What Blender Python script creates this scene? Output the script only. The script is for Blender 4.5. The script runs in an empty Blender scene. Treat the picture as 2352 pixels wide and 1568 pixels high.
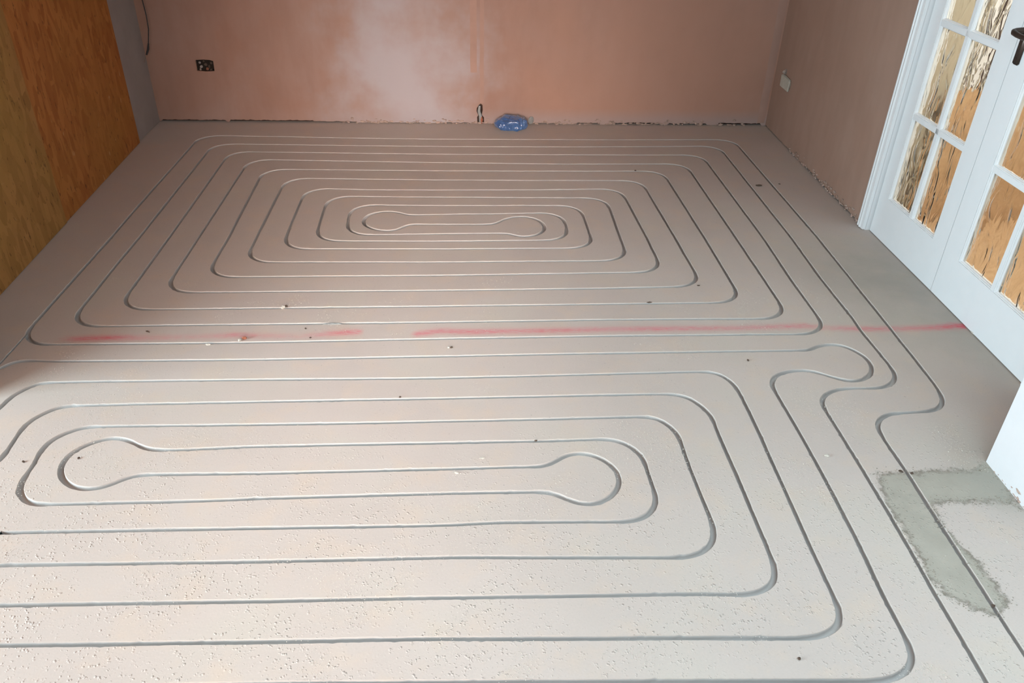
import bpy, bmesh, math, random
import numpy as np
from mathutils import Vector, Matrix, noise
from mathutils.geometry import delaunay_2d_cdt
sc = bpy.context.scene
COL = sc.collection

# ---------------------------------------------------------------- camera
cam_d = bpy.data.cameras.new('camera'); cam = bpy.data.objects.new('camera', cam_d); COL.objects.link(cam)
cam_d.sensor_width = 36.0; cam_d.lens = 36.0 * 1855.889 / 2352; cam_d.clip_start = 0.05
RX = Vector((0.99872163, -0.04561932, 0.02177135))
DN = Vector((-0.00663302, -0.54525644, -0.83824305))
FW = Vector((0.05011104, 0.83702705, -0.544862))
cam.matrix_world = Matrix(((RX.x, -DN.x, -FW.x, 0), (RX.y, -DN.y, -FW.y, 0), (RX.z, -DN.z, -FW.z, 1.75), (0, 0, 0, 1)))
sc.camera = cam

# ---------------------------------------------------------------- world, lights, exposure
world = bpy.data.worlds.new('world'); sc.world = world; world.use_nodes = True
wn = world.node_tree
wn.nodes['Background'].inputs[0].default_value = (0.75, 0.87, 1.0, 1)
wn.nodes['Background'].inputs[1].default_value = 0.6

def area(name, loc, target, sx, sy, power, col):
    d = bpy.data.lights.new(name, 'AREA'); d.shape = 'RECTANGLE'; d.size = sx; d.size_y = sy
    d.energy = power; d.color = col
    o = bpy.data.objects.new(name, d); COL.objects.link(o); o.location = loc
    o.rotation_euler = (Vector(target) - Vector(loc)).to_track_quat('-Z', 'Y').to_euler()
    return o
SKY = (0.67, 0.90, 1.0)
side = area('added_side_daylight', (-4.54, 0.35, 1.35), (0.8, 1.9, 0.60), 3.0, 1.45, 365, SKY)  # added lamp, source unseen, for the brightness coming from the left
area('added_roof_daylight', (0.75, 0.50, 2.39), (1.25, 2.6, 0.0), 1.7, 1.2, 42, SKY)  # added overhead lamp, source unseen, for the near-to-far falloff
rear = area('added_rear_beam', (-0.45, -1.46, 1.50), (-0.32, 5.2, 0.0), 0.9, 1.4, 11, (1.0, 0.84, 0.76))  # added lamp, narrow warm beam for the middle of floor and back wall
rear.data.spread = math.radians(30)
area('added_hall_light', (2.85, 2.8, 2.35), (2.75, 3.2, 0.0), 0.7, 1.4, 62, (1.0, 0.96, 0.90))  # added lamp, brightens the hall behind the door glass
sc.view_settings.view_transform = 'Standard'; sc.view_settings.look = 'None'
sc.view_settings.exposure = 0.2; sc.view_settings.gamma = 1.0; sc.view_settings.use_curve_mapping = False

# ---------------------------------------------------------------- materials
def newmat(name, rough=0.8, spec=0.3):
    m = bpy.data.materials.new(name); m.use_nodes = True; nt = m.node_tree
    b = nt.nodes['Principled BSDF']; b.inputs['Roughness'].default_value = rough
    b.inputs['Specular IOR Level'].default_value = spec
    return m, nt, b
def N(nt, t, **kw):
    n = nt.nodes.new(t)
    for k, v in kw.items():
        if k.startswith('i_'):
            n.inputs[k[2:].replace('_', ' ')].default_value = v
        else: setattr(n, k, v)
    return n
def L(nt, a, b): nt.links.new(a, b)
def coords(nt, scale=(1, 1, 1)):
    t = N(nt, 'ShaderNodeTexCoord'); mp = N(nt, 'ShaderNodeMapping'); mp.inputs['Scale'].default_value = scale
    L(nt, t.outputs['Object'], mp.inputs['Vector']); return mp.outputs['Vector']
def nz(nt, vec, scale, detail=4, rough=0.55, dist=0.0):
    n = N(nt, 'ShaderNodeTexNoise'); n.inputs['Scale'].default_value = scale; n.inputs['Detail'].default_value = detail
    n.inputs['Roughness'].default_value = rough; n.inputs['Distortion'].default_value = dist
    L(nt, vec, n.inputs['Vector']); return n.outputs['Fac']
def ramp(nt, fac, stops, interp='LINEAR'):
    r = N(nt, 'ShaderNodeValToRGB'); r.color_ramp.interpolation = interp; e = r.color_ramp.elements
    while len(e) < len(stops): e.new(0.5)
    for el, (p, c) in zip(e, stops):
        el.position = p; el.color = (c if isinstance(c, tuple) else (c, c, c)) + ((1,) if not isinstance(c, tuple) or len(c) == 3 else ())
    L(nt, fac, r.inputs[0]); return r.outputs['Color']
def mix(nt, fac, a, b, mode='MIX'):
    m = N(nt, 'ShaderNodeMix', data_type='RGBA', blend_type=mode)
    for s, v in ((0, fac), (6, a), (7, b)):
        if isinstance(v, bpy.types.NodeSocket): L(nt, v, m.inputs[s])
        else: m.inputs[s].default_value = v if s == 0 else (*v, 1)
    return m.outputs[2]
def math_(nt, op, a, b=None, c=None, clamp=False):
    m = N(nt, 'ShaderNodeMath', operation=op, use_clamp=clamp)
    for i, v in enumerate((a, b, c)):
        if v is None: continue
        if isinstance(v, bpy.types.NodeSocket): L(nt, v, m.inputs[i])
        else: m.inputs[i].default_value = v
    return m.outputs[0]
def bump(nt, b, h, strength=0.5, dist=0.002, prev=None):
    n = N(nt, 'ShaderNodeBump'); n.inputs['Strength'].default_value = strength; n.inputs['Distance'].default_value = dist
    L(nt, h, n.inputs['Height'])
    if prev is not None: L(nt, prev, n.inputs['Normal'])
    L(nt, n.outputs[0], b.inputs['Normal']); return n.outputs[0]
def attr(nt, name):
    a = N(nt, 'ShaderNodeAttribute'); a.attribute_name = name; return a.outputs['Fac']
def simple(name, col, rough=0.7, spec=0.3, var=0.06, scale=30, bs=0.2, bd=0.001, metal=0.0):
    m, nt, b = newmat(name, rough, spec); v = coords(nt); f = nz(nt, v, scale)
    d = tuple(max(0, c * (1 - var * 2)) for c in col); u = tuple(min(1, c * (1 + var)) for c in col)
    L(nt, mix(nt, f, d, u), b.inputs['Base Color']); bump(nt, b, nz(nt, v, scale * 4), bs, bd)
    b.inputs['Metallic'].default_value = metal
    return m

def screed_material(name, groove=False):
    m, nt, b = newmat(name, 0.78, 0.28); v = coords(nt)
    big = nz(nt, v, 1.3, 4, 0.6); med = nz(nt, v, 7, 5, 0.6); fine = nz(nt, v, 160, 3)
    c = mix(nt, ramp(nt, big, [(0.35, 0.0), (0.65, 1.0)]), (0.525, 0.46, 0.418), (0.565, 0.497, 0.454))
    c = mix(nt, ramp(nt, med, [(0.5, 0.0), (0.72, 0.6)]), c, (0.60, 0.49, 0.40))
    c = mix(nt, ramp(nt, nz(nt, v, 2.7, 3, 0.5), [(0.5, 0.0), (0.72, 0.5)]), c, (0.54, 0.50, 0.435))
    if not groove:
        patch = attr(nt, 'mortar'); pn = math_(nt, 'ADD', patch, math_(nt, 'MULTIPLY', math_(nt, 'SUBTRACT', nz(nt, v, 22, 6, 0.7), 0.5), 1.5))
        pm = ramp(nt, pn, [(0.42, 0.0), (0.58, 1.0)])
        c = mix(nt, pm, c, mix(nt, nz(nt, v, 14, 5), (0.32, 0.30, 0.25), (0.46, 0.425, 0.365)))
        # edge of the repaired patch is dirty
        em = math_(nt, 'MULTIPLY', ramp(nt, pn, [(0.30, 0.0), (0.49, 1.0), (0.72, 0.0)]), ramp(nt, nz(nt, v, 48, 4, 0.7), [(0.36, 0.1), (0.56, 1.0)]))
        c = mix(nt, em, c, (0.22, 0.195, 0.16))
        dirt = attr(nt, 'grime')
        c = mix(nt, math_(nt, 'MULTIPLY', dirt, math_(nt, 'ADD', 0.35, nz(nt, v, 9, 4)), clamp=True), c, (0.34, 0.33, 0.285))
        red = attr(nt, 'redline')
        st = nz(nt, coords(nt, (9, 60, 1)), 3, 4, 0.7)
        rf = math_(nt, 'MULTIPLY', red, ramp(nt, st, [(0.32, 0.25), (0.62, 1.0)]))
        c = mix(nt, math_(nt, 'MULTIPLY', rf, 0.95, clamp=True), c, (0.66, 0.10, 0.14))
        sp = ramp(nt, nz(nt, v, 95, 2, 0.5), [(0.68, 0.0), (0.74, 0.55)])
        c = mix(nt, sp, c, (0.34, 0.30, 0.27))
    else:
        c = mix(nt, 0.7, c, (0.42, 0.415, 0.41))
    c = mix(nt, ramp(nt, fine, [(0.3, 0.12), (0.7, 0.0)]), c, (0.35, 0.31, 0.28))
    L(nt, c, b.inputs['Base Color'])
    if not groove:
        mask = attr(nt, 'stipple')
        cl = ramp(nt, nz(nt, v, 5.5, 4, 0.65), [(0.42, 0.05), (0.58, 1.0)])
        peb = N(nt, 'ShaderNodeTexVoronoi'); peb.inputs['Scale'].default_value = 120; L(nt, v, peb.inputs['Vector'])
        pk = ramp(nt, peb.outputs['Distance'], [(0.12, 1.0), (0.5, 0.0)])
        pk2 = math_(nt, 'MULTIPLY', pk, ramp(nt, nz(nt, v, 60, 2), [(0.5, 0.0), (0.62, 1.0)]))
        h = math_(nt, 'MULTIPLY', math_(nt, 'MULTIPLY', pk2, cl), mask)
        n1 = bump(nt, b, h, 0.8, 0.0032)
        n2 = bump(nt, b, nz(nt, v, 45, 5, 0.65), 0.16, 0.0016, n1)
        bump(nt, b, fine, 0.12, 0.0006, n2)
    else:
        bump(nt, b, nz(nt, v, 130, 4), 0.4, 0.0012)
    return m
SCREED = screed_material('screed'); CHANNEL = screed_material('cut_screed', True)

def plaster(name, wet, dry_lit, patch=None, streak=True):
    m, nt, b = newmat(name, 0.72, 0.3); v = coords(nt)
    f = nz(nt, v, 1.6, 5, 0.6, 0.4)
    c = mix(nt, ramp(nt, f, [(0.36, 0.0), (0.66, 1.0)]), wet, tuple(w * 0.75 + d * 0.25 for w, d in zip(wet, dry_lit)))
    c = mix(nt, ramp(nt, nz(nt, coords(nt, (3, 3, 0.8)), 4, 4), [(0.4, 0.0), (0.8, 0.45)]), c, tuple(w * 0.8 for w in wet))
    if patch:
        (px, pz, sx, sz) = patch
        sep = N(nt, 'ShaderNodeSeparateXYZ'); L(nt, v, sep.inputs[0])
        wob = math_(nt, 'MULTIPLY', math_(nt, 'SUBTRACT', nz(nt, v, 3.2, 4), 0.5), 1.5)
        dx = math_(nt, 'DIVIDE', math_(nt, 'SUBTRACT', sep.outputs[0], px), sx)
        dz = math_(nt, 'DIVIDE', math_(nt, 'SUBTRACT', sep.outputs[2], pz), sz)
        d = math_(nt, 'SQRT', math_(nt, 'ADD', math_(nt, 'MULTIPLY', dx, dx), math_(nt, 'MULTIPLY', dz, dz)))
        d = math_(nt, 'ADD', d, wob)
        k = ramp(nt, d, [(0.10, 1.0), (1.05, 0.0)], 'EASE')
        # a brighter zone further right, light put into the plaster colour
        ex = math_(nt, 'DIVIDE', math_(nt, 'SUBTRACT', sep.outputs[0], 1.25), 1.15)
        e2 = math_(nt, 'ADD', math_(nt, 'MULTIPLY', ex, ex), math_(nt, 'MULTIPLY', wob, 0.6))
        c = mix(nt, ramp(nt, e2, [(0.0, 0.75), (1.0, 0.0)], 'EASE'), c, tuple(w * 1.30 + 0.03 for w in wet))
        c = mix(nt, k, c, dry_lit)  # pale patch: drying plaster plus the beam's brightness put into the colour
        # dried strip low down by the floor
        low = ramp(nt, math_(nt, 'ADD', sep.outputs[2], math_(nt, 'MULTIPLY', wob, 0.02)), [(0.03, 1.0), (0.11, 0.0)])
        c = mix(nt, math_(nt, 'MULTIPLY', low, math_(nt, 'MULTIPLY', ramp(nt, math_(nt, 'ADD', sep.outputs[0], 1.2), [(0.0, 0.1), (0.7, 1.0)]), 0.5)), c, tuple(x * 0.9 for x in dry_lit))
    L(nt, c, b.inputs['Base Color'])
    n1 = bump(nt, b, nz(nt, coords(nt, (1, 1, 0.5)), 9, 4), 0.15, 0.004)
    bump(nt, b, nz(nt, v, 70, 3), 0.12, 0.0012, n1)
    return m
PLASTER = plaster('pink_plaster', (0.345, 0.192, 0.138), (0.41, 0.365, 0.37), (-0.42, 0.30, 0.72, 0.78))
PLASTER_R = plaster('right_plaster', (0.35, 0.22, 0.165), (0.43, 0.32, 0.27))
PLASTER_N = plaster('skim', (0.45, 0.25, 0.165), (0.53, 0.34, 0.25))
GREYWALL = simple('grey_render', (0.33, 0.285, 0.265), 0.8, 0.2, 0.12, 5, 0.2, 0.002)
WHITEWALL = simple('white_painted_wall', (0.70, 0.69, 0.70), 0.7, 0.3, 0.03, 20, 0.15, 0.001)
CEIL = simple('ceiling_plaster', (0.47, 0.22, 0.125), 0.9, 0.2, 0.05, 3)
MASON = simple('shaded_masonry', (0.07, 0.042, 0.032), 0.95, 0.1, 0.35, 40, 0.6, 0.004)  # darkened so the gap at the wall foot reads as shadow
RAGGED = simple('plaster_edge', (0.50, 0.37, 0.31), 0.9, 0.15, 0.25, 60, 0.6, 0.003)
CHASE = simple('chase_fill', (0.41, 0.26, 0.21), 0.85, 0.2, 0.10, 9, 0.3, 0.002)
CREAM = simple('hall_cream_wall', (0.46, 0.42, 0.33), 0.8, 0.2, 0.04, 6)
DARK = simple('dark_rubble', (0.035, 0.024, 0.018), 0.9, 0.2, 0.3, 80, 0.5, 0.003)
LUMP = simple('plaster_lump', (0.42, 0.35, 0.31), 0.9, 0.2, 0.2, 80, 0.5, 0.002)
PAINT = simple('white_gloss_paint', (0.74, 0.75, 0.76), 0.32, 0.5, 0.02, 14, 0.08, 0.0006)
HANDLE = simple('antique_bronze', (0.085, 0.062, 0.052), 0.38, 0.5, 0.15, 60, 0.1, 0.0004, metal=0.7)
BLACK = simple('black_sheath', (0.02, 0.017, 0.016), 0.5, 0.4, 0.1, 40)
COPPER = simple('dull_copper', (0.30, 0.18, 0.12), 0.5, 0.5, 0.1, 40, metal=0.6)
PLATE = simple('plastered_plate', (0.50, 0.47, 0.40), 0.7, 0.3, 0.1, 40)
GREYMORT = simple('grey_mortar', (0.36, 0.37, 0.36), 0.9, 0.2, 0.2, 60, 0.6, 0.002)
CRUMB = simple('pale_crumb', (0.62, 0.57, 0.50), 0.95, 0.15, 0.2, 200)
DCRUMB = simple('dark_crumb', (0.12, 0.085, 0.065), 0.95, 0.15, 0.3, 200)
RCRUMB = simple('brick_crumb', (0.42, 0.16, 0.10), 0.95, 0.15, 0.35, 120)
OAK = None
def wood():
    m, nt, b = newmat('hall_board', 0.5, 0.4); v = coords(nt, (1, 7, 7))
    f = nz(nt, v, 3, 6, 0.6, 0.6)
    c = mix(nt, ramp(nt, f, [(0.3, 0.0), (0.7, 1.0)]), (0.42, 0.26, 0.135), (0.58, 0.39, 0.23))
    L(nt, c, b.inputs['Base Color']); return m
OAK = wood()
def osb(name, a, bb):
    m, nt, b = newmat(name, 0.62, 0.25); v = coords(nt, (1, 1.0, 0.36)); 
    vo = N(nt, 'ShaderNodeTexVoronoi'); vo.inputs['Scale'].default_value = 34; vo.inputs['Randomness'].default_value = 1
    w = N(nt, 'ShaderNodeVectorMath', operation='ADD'); L(nt, v, w.inputs[0])
    no = N(nt, 'ShaderNodeTexNoise'); no.inputs['Scale'].default_value = 6; L(nt, v, no.inputs['Vector'])
    sc_ = N(nt, 'ShaderNodeVectorMath', operation='SCALE'); L(nt, no.outputs['Color'], sc_.inputs[0]); sc_.inputs['Scale'].default_value = 0.12
    L(nt, sc_.outputs[0], w.inputs[1]); L(nt, w.outputs[0], vo.inputs['Vector'])
    sep = N(nt, 'ShaderNodeSeparateColor'); L(nt, vo.outputs['Color'], sep.inputs[0])
    c = mix(nt, ramp(nt, sep.outputs[0], [(0.0, 0.0), (1.0, 1.0)]), a, bb)
    c = mix(nt, ramp(nt, nz(nt, coords(nt), 1.4, 3), [(0.4, 0.0), (0.65, 0.6)]), c, tuple(x * y for x, y in zip(bb, (0.8, 0.95, 0.7))))
    # dark knots and bark flecks
    v3 = coords(nt, (1, 2.0, 0.7)); fl = ramp(nt, nz(nt, v3, 34, 4, 0.6), [(0.62, 0.0), (0.69, 0.75)])
    c = mix(nt, fl, c, (0.055, 0.022, 0.008))
    lt = ramp(nt, nz(nt, coords(nt, (1, 1.6, 1)), 17, 2, 0.4), [(0.73, 0.0), (0.77, 0.5)])
    c = mix(nt, lt, c, (0.5, 0.30, 0.13))
    L(nt, c, b.inputs['Base Color']); bump(nt, b, sep.outputs[1], 0.25, 0.0012); return m
OSB_RED = osb('oriented_strand_board', (0.30, 0.095, 0.020), (0.43, 0.16, 0.040))
OSB_TAN = osb('oriented_strand_board_tan', (0.27, 0.125, 0.035), (0.40, 0.195, 0.06))
def glass():
    m, nt, b = newmat('obscure_glass', 0.03, 0.5); v = coords(nt, (1.35, 1, 0.5))
    b.inputs['Transmission Weight'].default_value = 1.0; b.inputs['IOR'].default_value = 1.46
    b.inputs['Base Color'].default_value = (0.93, 0.95, 0.90, 1)
    n = nz(nt, v, 13, 1.5, 0.4, 1.2)
    bump(nt, b, n, 0.85, 0.013); return m
GLASS = glass()
def bagmat():
    m, nt, b = newmat('blue_polythene', 0.24, 0.9); v = coords(nt); b.inputs['Coat Weight'].default_value = 0.5; b.inputs['Sheen Weight'].default_value = 0.3
    L(nt, mix(nt, nz(nt, v, 12, 3), (0.015, 0.06, 0.20), (0.06, 0.17, 0.40)), b.inputs['Base Color'])
    bump(nt, b, nz(nt, v, 22, 2, 0.5, 2.2), 0.7, 0.014); return m
BAG = bagmat()

# ---------------------------------------------------------------- helpers
def link(name, me, mat=None, parent=None):
    o = bpy.data.objects.new(name, me); COL.objects.link(o)
    if mat is not None: me.materials.append(mat)
    if parent is not None: o.parent = parent
    return o
def struct(o): o['kind'] = 'structure'; return o
def tag(o, label, cat, group=None):
    o['label'] = label; o['category'] = cat
    if group: o['group'] = group
    return o
def empty(name, loc, rz=0.0):
    o = bpy.data.objects.new(name, None); COL.objects.link(o); o.location = loc; o.rotation_euler = (0, 0, rz); o.empty_display_size = 0.1
    return o
class MB:
    def __init__(s): s.v = []; s.f = []
    def box(s, x0, x1, y0, y1, z0, z1):
        n = len(s.v)
        s.v += [(x, y, z) for x in (x0, x1) for y in (y0, y1) for z in (z0, z1)]
        s.f += [tuple(n + i for i in q) for q in ((0, 1, 3, 2), (4, 6, 7, 5), (0, 4, 5, 1), (2, 3, 7, 6), (0, 2, 6, 4), (1, 5, 7, 3))]
        return s
    def prism(s, prof, axis, a, b):
        """extrude a closed 2-D profile along an axis; profile is in the two other axes (in xyz order)"""
        n = len(s.v); k = len(prof)
        for t in (a, b):
            for p, q in prof:
                s.v.append({'x': (t, p, q), 'y': (p, t, q), 'z': (p, q, t)}[axis])
        for i in range(k):
            j = (i + 1) % k; s.f.append((n + i, n + j, n + k + j, n + k + i))
        s.f.append(tuple(range(n, n + k))[::-1]); s.f.append(tuple(range(n + k, n + 2 * k)))
        return s
    def tube(s, pts, r, seg=10):
        n0 = len(s.v); pts = [Vector(p) for p in pts]; up = None
        rr = r if isinstance(r, (list, tuple)) else [r] * len(pts)
        for i, p in enumerate(pts):
            t = (pts[min(i + 1, len(pts) - 1)] - pts[max(i - 1, 0)]).normalized()
            a = t.orthogonal().normalized() if up is None else (up - t * up.dot(t)).normalized()
            up = a; bb = t.cross(a)
            for k in range(seg):
                th = 2 * math.pi * k / seg; s.v.append(tuple(p + (a * math.cos(th) + bb * math.sin(th)) * rr[i]))
        for i in range(len(pts) - 1):
            for k in range(seg):
                a = n0 + i * seg + k; b = n0 + i * seg + (k + 1) % seg
                s.f.append((a, b, b + seg, a + seg))
        s.f.append(tuple(range(n0, n0 + seg))[::-1]); s.f.append(tuple(range(len(s.v) - seg, len(s.v))))
        return s
    def build(s, name, mat, parent=None, bevel=0.0, smooth=False):
        me = bpy.data.meshes.new(name); me.from_pydata(s.v, [], s.f)
        bm = bmesh.new(); bm.from_mesh(me); bmesh.ops.recalc_face_normals(bm, faces=bm.faces)
        if bevel: bmesh.ops.bevel(bm, geom=list(bm.edges), offset=bevel, segments=2, affect='EDGES', clamp_overlap=True)
        bm.to_mesh(me); bm.free()
        if smooth or bevel: me.shade_smooth(); me.set_sharp_from_angle(angle=math.radians(40))
        return link(name, me, mat, parent)
def lump(name, loc, size, mat, seed=0, parent=None, rough=0.35, sub=2, flat=0.0):
    bm = bmesh.new(); bmesh.ops.create_icosphere(bm, subdivisions=sub, radius=0.5)
    for v in bm.verts:
        d = v.co.normalized(); k = 1 + rough * noise.noise(d * 1.7 + Vector((seed * 3.1, seed, 0))) + rough * 0.5 * noise.noise(d * 4 + Vector((seed, 0, 7)))
        v.co = Vector((v.co.x * size[0], v.co.y * size[1], v.co.z * size[2])) * k
    zmin = min(v.co.z for v in bm.verts)
    for v in bm.verts: v.co.z -= zmin
    me = bpy.data.meshes.new(name); bm.to_mesh(me); bm.free()
    o = link(name, me, mat, parent); o.location = loc; o.rotation_euler = (0, 0, seed * 1.3)
    return o
rng = np.random.default_rng(11); random.seed(5)

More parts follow.
